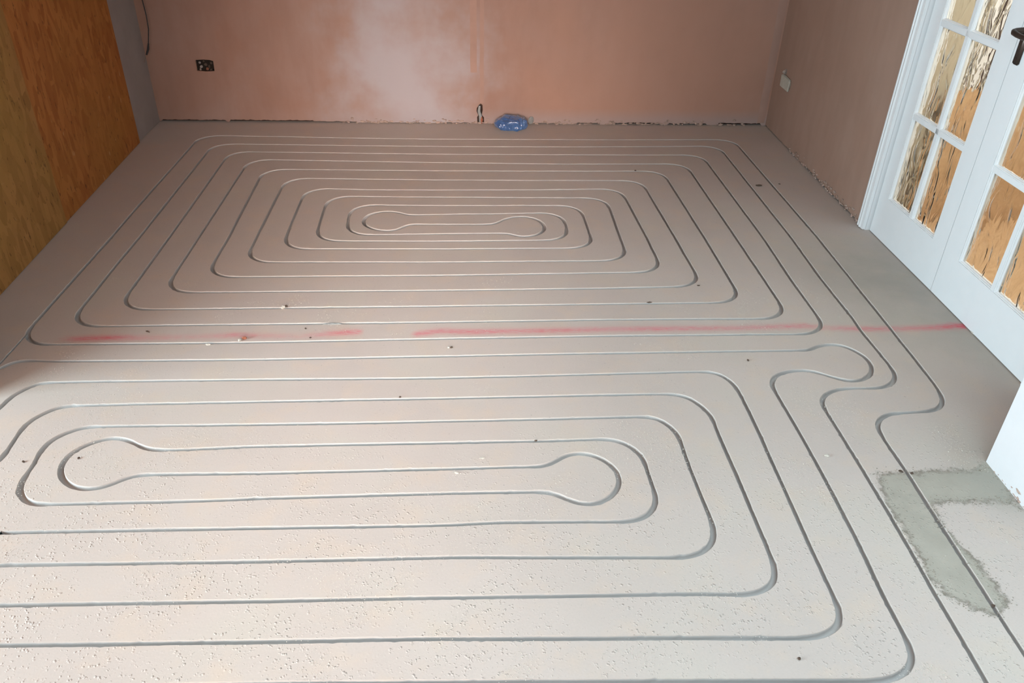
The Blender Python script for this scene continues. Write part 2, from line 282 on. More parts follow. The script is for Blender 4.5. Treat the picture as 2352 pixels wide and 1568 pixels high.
PATHS = {'far':[[1.3917,1.0978],[1.4001,1.7698],[1.4036,1.8898],[1.4008,2.0578],[1.4032,2.1056],[1.4076,2.129],[1.4114,2.1401],[1.4167,2.1505],[1.4233,2.1602],[1.431,2.1691],[1.4492,2.1844],[1.4698,2.1959],[1.4809,2.1999],[1.5042,2.2047],[1.5999,2.2108],[1.6355,2.2149],[1.6583,2.2212],[1.6689,2.2263],[1.6787,2.2326],[1.6878,2.2402],[1.7037,2.2577],[1.7162,2.2775],[1.7234,2.2996],[1.7316,2.3588],[1.7335,2.3947],[1.7368,2.5747],[1.7495,3.6308],[1.7266,4.9628],[1.7252,4.9867],[1.7212,5.0102],[1.713,5.0323],[1.7004,5.0523],[1.6926,5.0612],[1.6745,5.0763],[1.6536,5.0874],[1.6309,5.094],[1.6191,5.0957],[1.5953,5.0968],[0.8513,5.0822],[-0.2169,5.0735],[-0.8168,5.0873],[-1.1525,5.1036],[-1.5724,5.1155],[-1.5963,5.1154],[-1.62,5.1131],[-1.6428,5.1068],[-1.6536,5.102],[-1.6638,5.096],[-1.6821,5.0811],[-1.6969,5.0627],[-1.7028,5.0525],[-1.7113,5.0304],[-1.7139,5.0188],[-1.7165,4.9951],[-1.7355,3.9151],[-1.7378,3.6031],[-1.754,2.8231],[-1.7519,2.7874],[-1.7461,2.7645],[-1.7358,2.7432],[-1.7213,2.7246],[-1.7032,2.7093],[-1.6824,2.6982],[-1.6597,2.6915],[-1.6361,2.6887],[-1.2041,2.6907],[-0.82,2.6943],[-0.1361,2.7113],[0.5479,2.7252],[1.316,2.7286],[1.3519,2.7296],[1.3755,2.7328],[1.398,2.74],[1.4186,2.7516],[1.4363,2.7673],[1.4503,2.7863],[1.4601,2.8077],[1.4655,2.8308],[1.4672,2.8546],[1.4618,3.1906],[1.4691,3.6226],[1.4479,4.6785],[1.4461,4.7024],[1.4441,4.7141],[1.4371,4.7367],[1.4257,4.7574],[1.4103,4.7753],[1.4012,4.7829],[1.3915,4.7895],[1.3701,4.7996],[1.3471,4.8052],[1.3233,4.8071],[1.0353,4.8037],[-0.2489,4.7986],[-0.9808,4.8164],[-1.3287,4.8267],[-1.3526,4.8257],[-1.3643,4.824],[-1.387,4.8174],[-1.4079,4.8064],[-1.426,4.7912],[-1.4406,4.7727],[-1.4511,4.7515],[-1.457,4.7286],[-1.4594,4.7049],[-1.4623,3.6247],[-1.4668,3.0727],[-1.4647,3.0489],[-1.4622,3.0373],[-1.4541,3.0151],[-1.4483,3.0048],[-1.4337,2.9862],[-1.4156,2.9711],[-1.3947,2.96],[-1.372,2.9534],[-1.3484,2.9508],[-1.3244,2.9505],[-0.1603,2.9655],[0.5837,2.9784],[1.0517,2.985],[1.0756,2.9869],[1.0987,2.9919],[1.1204,3.0013],[1.1396,3.015],[1.1481,3.0233],[1.1622,3.0422],[1.1721,3.0637],[1.1775,3.0867],[1.1792,3.1105],[1.1792,3.1345],[1.1702,3.6145],[1.1451,4.3822],[1.1432,4.4181],[1.1394,4.4416],[1.1316,4.464],[1.1195,4.4842],[1.1035,4.5016],[1.0842,4.5152],[1.0624,4.5245],[1.0393,4.5294],[1.0154,4.5308],[0.5714,4.5243],[-0.1847,4.5229],[-0.5687,4.5294],[-1.0727,4.5342],[-1.0965,4.5319],[-1.1193,4.5256],[-1.1403,4.5149],[-1.1587,4.5001],[-1.1736,4.4818],[-1.1844,4.4608],[-1.1907,4.4379],[-1.193,4.4143],[-1.1771,3.6223],[-1.1806,3.3703],[-1.1791,3.3345],[-1.1743,3.3113],[-1.1649,3.2896],[-1.1586,3.2796],[-1.1431,3.2618],[-1.1242,3.2477],[-1.1027,3.2377],[-1.0797,3.2323],[-1.0559,3.2304],[-0.1558,3.2397],[0.7679,3.2644],[0.7916,3.2676],[0.8142,3.2746],[0.8348,3.2861],[0.8527,3.3015],[0.8603,3.3106],[0.8725,3.3308],[0.8803,3.3531],[0.8838,3.3766],[0.8842,3.4125],[0.8789,3.6164],[0.8535,4.1079],[0.8493,4.1556],[0.8433,4.1785],[0.8331,4.1998],[0.8264,4.2095],[0.8101,4.2267],[0.7906,4.24],[0.7688,4.2491],[0.7456,4.2536],[0.7217,4.2545],[0.41,4.2411],[-0.19,4.2332],[-0.5501,4.2343],[-0.5861,4.2357],[-0.7657,4.2471],[-0.8015,4.2466],[-0.8247,4.2418],[-0.8464,4.2325],[-0.8564,4.2262],[-0.8742,4.2106],[-0.8817,4.2016],[-0.8939,4.1813],[-0.9016,4.1589],[-0.9051,4.1354],[-0.906,4.0995],[-0.9051,3.8835],[-0.9022,3.6555],[-0.9008,3.6196],[-0.897,3.5961],[-0.8891,3.5738],[-0.8769,3.5536],[-0.8692,3.5446],[-0.8513,3.5292],[-0.8306,3.5178],[-0.808,3.5109],[-0.7844,3.5079],[-0.7604,3.5072],[-0.1603,3.5052],[0.4517,3.5124],[0.4876,3.5139],[0.5111,3.5177],[0.5333,3.5258],[0.5534,3.5382],[0.5624,3.5459],[0.5777,3.5639],[0.5838,3.574],[0.5928,3.5958],[0.5973,3.6191],[0.5982,3.6549],[0.5909,3.8708],[0.5892,3.9067],[0.586,3.9304],[0.5791,3.953],[0.574,3.9637],[0.5606,3.9831],[0.5434,3.9994],[0.5337,4.0061],[0.5123,4.0162],[0.4894,4.022],[0.4536,4.0243],[-0.2665,4.0202],[-0.5053,4.0274],[-0.5278,4.0257],[-0.5504,4.0202],[-0.5718,4.0102],[-0.5907,3.996],[-0.6062,3.9782],[-0.6125,3.9682],[-0.6217,3.9465],[-0.6265,3.9233],[-0.6273,3.8875],[-0.6228,3.7916],[-0.6205,3.7677],[-0.6155,3.7445],[-0.6063,3.7228],[-0.6001,3.7127],[-0.5847,3.6948],[-0.5659,3.6805],[-0.5445,3.6704],[-0.5215,3.6648],[-0.4858,3.663],[0.0421,3.678],[0.1141,3.6793],[0.1621,3.679],[0.1852,3.6767],[0.1953,3.6737],[0.2038,3.6689],[0.2187,3.6559],[0.2276,3.6501],[0.2378,3.6456],[0.2489,3.6429],[0.2605,3.6419],[0.2722,3.6425],[0.2953,3.6476],[0.3171,3.657],[0.3273,3.6631],[0.3454,3.6782],[0.3529,3.6872],[0.3647,3.7076],[0.3691,3.7187],[0.3748,3.7417],[0.3763,3.7654],[0.3731,3.7888],[0.3698,3.8002],[0.3602,3.8219],[0.3468,3.8415],[0.3388,3.8502],[0.3204,3.865],[0.2993,3.8756],[0.288,3.8791],[0.2646,3.8824],[0.2528,3.8822],[0.2294,3.8783],[0.2181,3.8747],[0.1967,3.8644],[0.1868,3.8579],[0.1688,3.8423],[0.131,3.7992],[0.1224,3.7934],[0.1124,3.7895],[0.1012,3.7873],[0.0775,3.7855],[0.0175,3.7841],[-0.1625,3.784],[-0.2705,3.7864],[-0.2941,3.7852],[-0.3053,3.783],[-0.3156,3.7789],[-0.3246,3.7727],[-0.3326,3.7645],[-0.3544,3.7366],[-0.3625,3.728],[-0.3715,3.7208],[-0.3816,3.7151],[-0.3925,3.7112],[-0.404,3.709],[-0.4157,3.7082],[-0.4275,3.7087],[-0.4508,3.7133],[-0.473,3.7219],[-0.4937,3.7337],[-0.5121,3.7486],[-0.5202,3.7573],[-0.5339,3.7766],[-0.5431,3.7983],[-0.5458,3.8097],[-0.5472,3.8333],[-0.5447,3.857],[-0.5387,3.8799],[-0.5339,3.8906],[-0.5277,3.9004],[-0.5201,3.9092],[-0.5015,3.9238],[-0.4804,3.9346],[-0.4577,3.9417],[-0.4342,3.9448],[-0.4106,3.9432],[-0.388,3.9366],[-0.3672,3.9254],[-0.338,3.9059],[-0.3274,3.9018],[-0.3162,3.8996],[-0.3045,3.899],[-0.1728,3.9052],[0.1631,3.9169],[0.3549,3.9261],[0.3787,3.9254],[0.402,3.9212],[0.424,3.9124],[0.4341,3.9063],[0.4523,3.8912],[0.4669,3.8727],[0.4727,3.8624],[0.481,3.8403],[0.4835,3.8287],[0.4858,3.8049],[0.4865,3.733],[0.4837,3.6973],[0.4774,3.6745],[0.4667,3.6534],[0.4598,3.6439],[0.4519,3.6351],[0.4335,3.6202],[0.4233,3.6143],[0.4013,3.6057],[0.3897,3.6031],[0.366,3.6004],[-0.1859,3.5885],[-0.63,3.5929],[-0.6656,3.5963],[-0.6883,3.603],[-0.7091,3.6142],[-0.7271,3.6295],[-0.7416,3.6481],[-0.7473,3.6585],[-0.7554,3.6807],[-0.7594,3.7041],[-0.7609,3.728],[-0.7658,3.908],[-0.7674,4.016],[-0.7658,4.0398],[-0.7607,4.0629],[-0.751,4.0845],[-0.7372,4.1036],[-0.7196,4.1194],[-0.6992,4.1312],[-0.6881,4.1355],[-0.665,4.1406],[-0.6293,4.1421],[-0.3893,4.1353],[0.6068,4.1281],[0.6426,4.1258],[0.6657,4.1203],[0.6766,4.1159],[0.697,4.1039],[0.7061,4.0964],[0.7217,4.0787],[0.7333,4.0581],[0.7374,4.047],[0.7425,4.0238],[0.7441,4.0],[0.7444,3.976],[0.7444,3.5319],[0.7441,3.508],[0.7423,3.4841],[0.737,3.461],[0.7328,3.45],[0.7209,3.4296],[0.7135,3.4204],[0.6959,3.4046],[0.6755,3.3928],[0.6645,3.3885],[0.6413,3.3832],[0.6056,3.3808],[-0.1745,3.3689],[-0.9186,3.3728],[-0.9424,3.3749],[-0.954,3.3771],[-0.9764,3.3849],[-0.9868,3.3904],[-0.9966,3.397],[-1.0139,3.4131],[-1.0275,3.4324],[-1.0368,3.4541],[-1.0398,3.4656],[-1.0428,3.4892],[-1.0436,3.6092],[-1.0426,4.2453],[-1.0418,4.2812],[-1.0388,4.3048],[-1.0358,4.3163],[-1.0266,4.3381],[-1.0203,4.3481],[-1.0048,4.3659],[-0.986,4.3802],[-0.9756,4.3857],[-0.9533,4.3935],[-0.9298,4.397],[-0.9059,4.3976],[-0.1859,4.3808],[0.3661,4.3799],[0.8582,4.3825],[0.8821,4.3813],[0.9055,4.3771],[0.9275,4.3686],[0.9377,4.3626],[0.9561,4.3477],[0.964,4.339],[0.9768,4.3192],[0.9854,4.2971],[0.988,4.2855],[0.991,4.2619],[1.0214,3.6145],[1.0342,3.2787],[1.0346,3.2547],[1.0332,3.2309],[1.0281,3.2078],[1.0238,3.1968],[1.0119,3.1763],[1.0045,3.1671],[0.9869,3.1514],[0.977,3.1449],[0.9554,3.1353],[0.944,3.1322],[0.9204,3.1286],[0.6087,3.1157],[-0.1473,3.102],[-1.1915,3.093],[-1.2154,3.094],[-1.2387,3.0981],[-1.2608,3.1066],[-1.2711,3.1124],[-1.2895,3.1272],[-1.2974,3.136],[-1.3104,3.1557],[-1.319,3.1777],[-1.3216,3.1893],[-1.3241,3.213],[-1.3151,4.5691],[-1.3127,4.5928],[-1.3067,4.6157],[-1.2962,4.6369],[-1.2816,4.6554],[-1.2634,4.6705],[-1.2426,4.6816],[-1.2198,4.6881],[-1.2081,4.6897],[-1.1842,4.6907],[-0.4406,4.6645],[0.1833,4.6479],[0.5313,4.6411],[0.5913,4.6412],[1.1793,4.6519],[1.2032,4.6507],[1.2265,4.6462],[1.2483,4.6373],[1.2584,4.6312],[1.2765,4.6159],[1.2842,4.607],[1.2967,4.587],[1.3049,4.5648],[1.3073,4.5531],[1.3098,4.5294],[1.33,3.6055],[1.3407,3.0055],[1.3397,2.9576],[1.3352,2.9343],[1.3263,2.9125],[1.3202,2.9023],[1.305,2.8842],[1.2864,2.8697],[1.2652,2.8593],[1.2423,2.8534],[1.2186,2.8511],[0.5705,2.8506],[-0.1495,2.8365],[-0.8456,2.8291],[-1.4696,2.821],[-1.4936,2.8212],[-1.5173,2.8234],[-1.5402,2.8294],[-1.5614,2.8399],[-1.5799,2.8546],[-1.5879,2.8633],[-1.595,2.8727],[-1.606,2.8936],[-1.6098,2.9048],[-1.6142,2.9281],[-1.6153,2.964],[-1.6102,3.384],[-1.6042,3.624],[-1.5946,4.8362],[-1.5927,4.86],[-1.5905,4.8716],[-1.583,4.8941],[-1.5711,4.9145],[-1.5637,4.9236],[-1.546,4.9394],[-1.5361,4.9458],[-1.5145,4.9553],[-1.4914,4.9604],[-1.4676,4.9619],[-0.9396,4.9503],[-0.1956,4.9376],[0.6325,4.9431],[1.1004,4.9558],[1.4722,4.9688],[1.496,4.9672],[1.5077,4.965],[1.53,4.9573],[1.5405,4.9518],[1.5593,4.9376],[1.5749,4.9198],[1.5864,4.8992],[1.5935,4.8766],[1.5966,4.853],[1.5978,4.8171],[1.6136,3.629],[1.6048,3.197],[1.6122,2.861],[1.6118,2.8371],[1.6076,2.7773],[1.6073,2.7533],[1.6157,2.5254],[1.6159,2.4895],[1.6148,2.4656],[1.6113,2.4424],[1.6075,2.4315],[1.596,2.4111],[1.5812,2.3925],[1.5727,2.3842],[1.5535,2.3704],[1.5319,2.3609],[1.5088,2.3557],[1.485,2.3541],[1.425,2.3559],[1.4011,2.3555],[1.3654,2.3519],[1.3423,2.3459],[1.3313,2.3415],[1.3103,2.3303],[1.2911,2.3162],[1.2825,2.308],[1.275,2.299],[1.2689,2.2891],[1.2642,2.2784],[1.2611,2.2671],[1.2589,2.2436],[1.264,1.9197],[1.2635,1.7157],[1.2616,1.5956],[1.2571,1.4397],[1.2552,1.2357],[1.2488,1.0197]],'near':[[-1.3509,1.7038],[-0.6182,1.7042],[-0.1498,1.702],[-0.0538,1.7036],[0.0301,1.7086],[0.0781,1.71],[0.1742,1.7093],[0.4384,1.704],[0.4622,1.7046],[0.4854,1.7086],[0.5073,1.7174],[0.5267,1.7307],[0.5427,1.7481],[0.5549,1.7684],[0.5594,1.7794],[0.5646,1.8024],[0.5656,1.8262],[0.5609,1.9101],[0.5602,1.958],[0.5578,1.9816],[0.5549,1.993],[0.5457,2.0149],[0.5329,2.035],[0.5172,2.0528],[0.4986,2.0674],[0.4882,2.0728],[0.4657,2.0796],[0.4539,2.0813],[0.43,2.0825],[0.346,2.0796],[0.262,2.0781],[-0.6628,2.0692],[-0.7708,2.0663],[-0.9387,2.0574],[-1.0108,2.0561],[-1.0346,2.058],[-1.0574,2.0636],[-1.0784,2.0742],[-1.1184,2.1006],[-1.1395,2.1117],[-1.162,2.1188],[-1.1737,2.1204],[-1.1854,2.1205],[-1.197,2.1189],[-1.2194,2.1115],[-1.2299,2.1061],[-1.2498,2.0929],[-1.2678,2.0773],[-1.2758,2.0685],[-1.2886,2.0487],[-1.2931,2.0378],[-1.2963,2.0265],[-1.2981,2.0148],[-1.2973,1.9913],[-1.2951,1.9796],[-1.2874,1.9572],[-1.2756,1.9366],[-1.2684,1.9271],[-1.2518,1.91],[-1.2328,1.8957],[-1.2116,1.8851],[-1.2003,1.8815],[-1.177,1.878],[-1.1534,1.8798],[-1.1306,1.8863],[-1.1098,1.8972],[-1.0825,1.9198],[-1.073,1.9267],[-1.0628,1.9323],[-1.0519,1.9362],[-1.0288,1.94],[-1.0051,1.9406],[-0.7529,1.9382],[-0.6088,1.9388],[-0.1284,1.9456],[0.1358,1.951],[0.2078,1.9512],[0.2311,1.9538],[0.242,1.9574],[0.2522,1.9628],[0.2617,1.9697],[0.2889,1.9928],[0.3091,2.0049],[0.3201,2.0091],[0.3315,2.0118],[0.3432,2.0131],[0.3668,2.0116],[0.3783,2.0089],[0.4001,1.9998],[0.4196,1.9864],[0.4366,1.9697],[0.4505,1.9505],[0.4602,1.929],[0.465,1.9058],[0.4655,1.894],[0.4647,1.8823],[0.4591,1.8593],[0.4488,1.838],[0.4345,1.8191],[0.4172,1.8027],[0.3976,1.7893],[0.387,1.7841],[0.3759,1.7804],[0.3644,1.7783],[0.3527,1.7778],[0.3294,1.7814],[0.3072,1.7898],[0.2868,1.802],[0.2585,1.8232],[0.2483,1.8286],[0.2374,1.8321],[0.2259,1.8341],[0.2021,1.8355],[0.034,1.8363],[-0.0861,1.8354],[-0.6265,1.8267],[-0.7946,1.8207],[-0.8786,1.8191],[-1.2628,1.8151],[-1.2853,1.8151],[-1.3044,1.8171],[-1.3236,1.8235],[-1.3336,1.8288],[-1.3431,1.8354],[-1.3518,1.8433],[-1.3662,1.862],[-1.3773,1.883],[-1.3815,1.8941],[-1.3863,1.9173],[-1.3867,1.941],[-1.3847,1.9889],[-1.39,2.0486],[-1.3896,2.0724],[-1.3856,2.0958],[-1.3817,2.1069],[-1.3766,2.1175],[-1.37,2.1272],[-1.3537,2.1443],[-1.3351,2.1584],[-1.3106,2.1747],[-1.3027,2.1781],[-1.2825,2.1812],[-1.1749,2.1825],[-0.7305,2.1812],[-0.5023,2.1829],[-0.0219,2.1891],[0.3263,2.1953],[0.5424,2.2005],[0.6024,2.2006],[0.6254,2.1979],[0.6359,2.1942],[0.6454,2.1886],[0.6621,2.1727],[0.676,2.1535],[0.6875,2.1325],[0.6922,2.1216],[0.6986,2.0987],[0.7007,2.075],[0.7002,2.015],[0.7022,1.919],[0.7056,1.823],[0.7123,1.7151],[0.7128,1.6911],[0.7113,1.6673],[0.7063,1.644],[0.7023,1.6329],[0.691,1.612],[0.6839,1.6026],[0.6668,1.5864],[0.6569,1.5799],[0.6354,1.5702],[0.6135,1.5644],[0.5827,1.5614],[-0.0523,1.5788],[-0.5928,1.5775],[-1.2773,1.5833],[-1.3133,1.5819],[-1.3732,1.5773],[-1.397,1.5768],[-1.4327,1.5805],[-1.5156,1.5944],[-1.5387,1.5996],[-1.5602,1.6089],[-1.5801,1.6219],[-1.638,1.6645],[-1.6547,1.6807],[-1.661,1.6902],[-1.6704,1.7117],[-1.6894,1.7686],[-1.6959,1.7915],[-1.6993,1.815],[-1.7,1.8389],[-1.6993,2.0431],[-1.6958,2.0788],[-1.6857,2.1502],[-1.6815,2.1737],[-1.6783,2.185],[-1.6689,2.2066],[-1.6378,2.2577],[-1.6282,2.2788],[-1.6257,2.2899],[-1.621,2.3368],[-1.6142,2.3595],[-1.6091,2.3702],[-1.603,2.3804],[-1.5818,2.4069],[-1.5675,2.4272],[-1.5606,2.4312],[-1.5401,2.4351],[-1.4923,2.4376],[-1.4203,2.4394],[-1.1801,2.4417],[-0.6756,2.4433],[-0.2793,2.4426],[-0.1352,2.4436],[0.2011,2.4509],[0.8013,2.4689],[0.8614,2.4692],[0.8971,2.4672],[0.9086,2.465],[0.9194,2.4612],[0.9293,2.4555],[0.9382,2.4482],[0.9462,2.4396],[0.9591,2.4199],[0.9684,2.3979],[0.9745,2.3749],[0.9776,2.3512],[0.9799,2.2912],[0.9814,2.099],[0.9739,1.5826],[0.9748,1.3905],[0.9721,1.3668],[0.9693,1.3554],[0.9652,1.3444],[0.9596,1.3341],[0.9526,1.3248],[0.9442,1.3167],[0.9245,1.3037],[0.9025,1.2948],[0.8793,1.2892],[0.8555,1.2866],[0.8316,1.2863],[0.5675,1.2951],[0.2433,1.3026],[-0.0929,1.3124],[-0.5252,1.3157],[-1.1857,1.3237],[-1.3296,1.332],[-1.7011,1.3567],[-1.7368,1.3601],[-1.7484,1.3624],[-1.7709,1.37],[-1.88,1.42]],'mid':[[-1.45,1.73],[-1.5284,1.7854],[-1.5453,1.8013],[-1.5519,1.8107],[-1.5619,1.832],[-1.5699,1.8544],[-1.5728,1.8656],[-1.574,1.8767],[-1.5729,1.8876],[-1.5697,1.8985],[-1.5544,1.9306],[-1.5421,1.9512],[-1.5064,1.9986],[-1.5013,2.0087],[-1.4981,2.0195],[-1.4965,2.0426],[-1.5005,2.1625],[-1.4991,2.1864],[-1.4943,2.2096],[-1.4845,2.231],[-1.4705,2.2502],[-1.4393,2.2824],[-1.4319,2.2883],[-1.4234,2.2926],[-1.4019,2.2967],[-1.3781,2.2982],[-1.186,2.3032],[-0.1529,2.318],[0.6398,2.3319],[0.6999,2.3316],[0.7356,2.3289],[0.7472,2.3264],[0.7582,2.3226],[0.7687,2.3173],[0.7783,2.3106],[0.7872,2.3028],[0.8023,2.2845],[0.815,2.2642],[0.8305,2.2317],[0.8378,2.2091],[0.8412,2.1856],[0.8391,2.1019],[0.8458,1.8136],[0.8466,1.6334],[0.8483,1.5494],[0.8473,1.5255],[0.8432,1.5021],[0.8394,1.4909],[0.8344,1.4802],[0.8282,1.4703],[0.8206,1.4613],[0.8119,1.4534],[0.8023,1.4466],[0.7809,1.4365],[0.7579,1.4303],[0.7461,1.4285],[0.7222,1.4271],[0.6264,1.4327],[0.5543,1.4342],[0.254,1.4361],[-0.1064,1.4401],[-0.5629,1.442],[-1.1996,1.4466],[-1.3557,1.4492],[-1.4157,1.4517],[-1.6548,1.4755],[-1.6784,1.4785],[-1.6898,1.4811],[-1.7007,1.485],[-1.7207,1.497],[-1.7768,1.5418],[-1.7928,1.5586],[-1.7987,1.5682],[-1.803,1.5789],[-1.8089,1.6018],[-1.8239,1.6723],[-1.8279,1.6959],[-1.8297,1.7197],[-1.83,1.7437],[-1.8297,2.2843],[-1.8267,2.3201],[-1.8139,2.4031],[-1.8078,2.4259],[-1.8031,2.4366],[-1.7906,2.4567],[-1.7221,2.5547],[-1.7141,2.5632],[-1.7051,2.5701],[-1.6949,2.5752],[-1.6838,2.5782],[-1.6722,2.5796],[-1.6484,2.5792],[-1.5765,2.5745],[-1.4924,2.573],[-1.1681,2.5724],[-0.8077,2.5742],[-0.5794,2.5777],[0.4415,2.5989],[1.2583,2.6089],[1.3183,2.6108],[1.341,2.6126],[1.3497,2.6143],[1.3551,2.617],[1.3599,2.6252],[1.3646,2.6299],[1.3726,2.6344],[1.3939,2.6425],[1.4287,2.6509],[1.4522,2.6521],[1.4637,2.6503],[1.4746,2.6466],[1.4849,2.6412],[1.4944,2.6342],[1.5108,2.6172],[1.5244,2.5976],[1.536,2.5766],[1.5445,2.5545],[1.5468,2.543],[1.5477,2.5313],[1.5455,2.5077],[1.5395,2.4846],[1.5352,2.4735],[1.5239,2.4527],[1.5167,2.4432],[1.4998,2.4266],[1.4801,2.4134],[1.4583,2.4041],[1.4469,2.4012],[1.4353,2.3999],[1.4236,2.4004],[1.4121,2.4026],[1.4009,2.4062],[1.3793,2.4162],[1.3587,2.4286],[1.3189,2.4553],[1.298,2.4664],[1.2868,2.4702],[1.2753,2.4725],[1.2635,2.4734],[1.2397,2.4721],[1.2161,2.4684],[1.1927,2.4629],[1.1704,2.4547],[1.1601,2.449],[1.1506,2.4421],[1.1419,2.4341],[1.1274,2.4155],[1.1216,2.4051],[1.1172,2.3943],[1.1143,2.383],[1.1127,2.3595],[1.1203,2.1555],[1.1234,1.9994],[1.1238,1.8673],[1.1219,1.6631],[1.1193,1.567],[1.1113,1.411],[1.1111,1.255],[1.1069,1.2319],[1.1025,1.2211],[1.0965,1.2111],[1.0806,1.1938],[1.0713,1.1863],[1.0511,1.1741],[1.0296,1.1655],[1.0186,1.1626],[1.0073,1.1608],[0.9838,1.1598],[0.1072,1.1841],[-0.4573,1.1969],[-0.7095,1.2003],[-1.0939,1.2022],[-1.1299,1.2012],[-1.2738,1.1918],[-1.3098,1.1907],[-1.85,1.21]],'joint':[[-1.748,2.765],[-1.7543,2.5577],[-1.7753,2.2901],[-1.79,1.9]]}
# ---------------------------------------------------------------- floor with milled pipe channels
def resample(p, step):
    p = np.array(p, float); s = np.r_[0, np.cumsum(np.hypot(*np.diff(p, axis=0).T))]
    n = max(2, int(s[-1] / step)); t = np.linspace(0, s[-1], n)
    q = np.c_[np.interp(t, s, p[:, 0]), np.interp(t, s, p[:, 1])]
    k = np.array([1, 4, 6, 4, 1]) / 16.0
    for _ in range(3):
        q[2:-2] = np.c_[np.convolve(q[:, 0], k, 'valid'), np.convolve(q[:, 1], k, 'valid')]
    return q
def smooth_noise(n, corr):
    a = rng.normal(size=n + 6 * corr); k = np.exp(-0.5 * (np.arange(-3 * corr, 3 * corr + 1) / corr) ** 2); k /= np.sqrt((k * k).sum())
    return np.convolve(a, k, 'same')[3 * corr:3 * corr + n]
def channel_edges(p, w_str, w_cur, step=0.011):
    q = resample(p, step); t = np.gradient(q, axis=0); t /= np.hypot(t[:, 0], t[:, 1])[:, None]
    nrm = np.c_[-t[:, 1], t[:, 0]]; ang = np.unwrap(np.arctan2(t[:, 1], t[:, 0]))
    cur = np.abs(np.gradient(ang)) / step
    k = np.ones(5) / 5; cur = np.convolve(cur, k, 'same')
    c = np.clip((cur - 1.6) / 2.5, 0, 1); n = len(q)
    w = w_str + (w_cur - w_str) * c
    chip = lambda: 0.00036 * smooth_noise(n, 4) + 0.00028 * rng.normal(size=n) + (rng.random(n) < 0.05) * rng.random(n) * 0.0028
    l = q + nrm * (w / 2 + chip())[:, None]; r = q - nrm * (w / 2 + chip())[:, None]
    return l, r, q, nrm, w
CH = {}
for key in PATHS:
    if key == 'joint': CH[key] = channel_edges(PATHS[key], 0.009, 0.009)
    else: CH[key] = channel_edges(PATHS[key], 0.0155, 0.0205)
X0, X1, Y0, Y1 = -2.06, 2.10, -1.50, 5.42
def in_poly(P, poly):
    poly = np.array(poly); x, y = P[:, 0], P[:, 1]; ins = np.zeros(len(P), bool); j = len(poly) - 1
    for i in range(len(poly)):
        xi, yi = poly[i]; xj, yj = poly[j]
        c = ((yi > y) != (yj > y)) & (x < (xj - xi) * (y - yi) / (yj - yi + 1e-12) + xi); ins ^= c; j = i
    return ins
def poly_sd(P, poly):
    """signed distance to a polygon, positive inside"""
    poly = np.array(poly); d = np.full(len(P), 9.0)
    for a, b in zip(poly, np.roll(poly, -1, 0)):
        ab = b - a; t = np.clip(((P - a) @ ab) / (ab @ ab), 0, 1)[:, None]; d = np.minimum(d, np.hypot(*(P - a - t * ab).T))
    return np.where(in_poly(P, poly), d, -d)
PATCH = [[1.3028, 1.8925], [1.3688, 1.8952], [1.4188, 1.8941], [1.5036, 1.9047], [1.6238, 1.898], [1.7047, 1.9384], [1.6967, 1.8594], [1.6881, 1.7707], [1.6887, 1.7198], [1.6688, 1.7616], [1.5586, 1.7642], [1.4468, 1.763], [1.4052, 1.7489], [1.4029, 1.6758], [1.4157, 1.5973], [1.4319, 1.5069], [1.4475, 1.4446], [1.4304, 1.3715], [1.3893, 1.3416], [1.3411, 1.3626], [1.2891, 1.4015], [1.2717, 1.4646], [1.277, 1.5269], [1.2805, 1.6436], [1.2786, 1.7425], [1.289, 1.8284]]
REDX = [[-1.6172, 2.7256, 0], [-1.5352, 2.7278, 0.9], [-1.4049, 2.7357, 1], [-1.2863, 2.7311, 0.45], [-1.0528, 2.7378, 0.35], [-0.937, 2.7493, 0.7], [-0.8331, 2.7417, 0.45], [-0.6786, 2.7367, 0.25], [-0.6034, 2.7487, 0.5], [-0.5275, 2.7608, 0.9], [-0.4451, 2.7663, 0.8], [-0.4381, 2.7663, 0], [-0.2262, 2.7443, 0], [-0.2194, 2.7475, 0.9], [-0.1278, 2.7693, 0.75], [-0.0048, 2.7614, 0.9], [0.2069, 2.7656, 0.7], [0.3312, 2.7675, 0.8], [0.5642, 2.7749, 0.6], [0.7444, 2.7763, 0.75], [1.108, 2.779, 0.6], [1.3879, 2.793, 0.7], [1.4735, 2.775, 0.4], [1.6178, 2.7667, 0.75], [1.7652, 2.7651, 0.55], [1.9368, 2.7734, 0.85], [2.0369, 2.7861, 1.3], [2.065, 2.7823, 1.6]]
def floor_attrs(P):
    a = np.clip(0.5 + poly_sd(P, PATCH) / 0.05, 0, 1)
    red = np.zeros(len(P))
    for (xa, ya, sa), (xb, yb, sb) in zip(REDX[:-1], REDX[1:]):
        m = (P[:, 0] >= xa) & (P[:, 0] < xb); t = (P[m, 0] - xa) / (xb - xa)
        red[m] = (sa + (sb - sa) * t) * np.exp(-0.5 * ((P[m, 1] - (ya + (yb - ya) * t)) / 0.0150) ** 2)
    st = np.clip((2.35 - P[:, 1]) / 0.9, 0.12, 1)
    # worn and grimy screed in front of the doors
    g = 0.5 * np.exp(-0.5 * ((P[:, 0] - 1.98) / 0.22) ** 2) * np.clip((3.75 - P[:, 1]) / 0.4, 0, 1) * np.clip((P[:, 1] - 2.2) / 0.5, 0, 1)
    g += 0.9 * np.exp(-0.5 * ((P[:, 0] - 1.67) / 0.07) ** 2 - 0.5 * ((P[:, 1] - 1.86) / 0.11) ** 2)
    g += 0.35 * np.exp(-0.5 * ((P[:, 0] - 1.72) / 0.2) ** 2 - 0.5 * ((P[:, 1] - 3.25) / 0.35) ** 2)
    return a, red, st, g
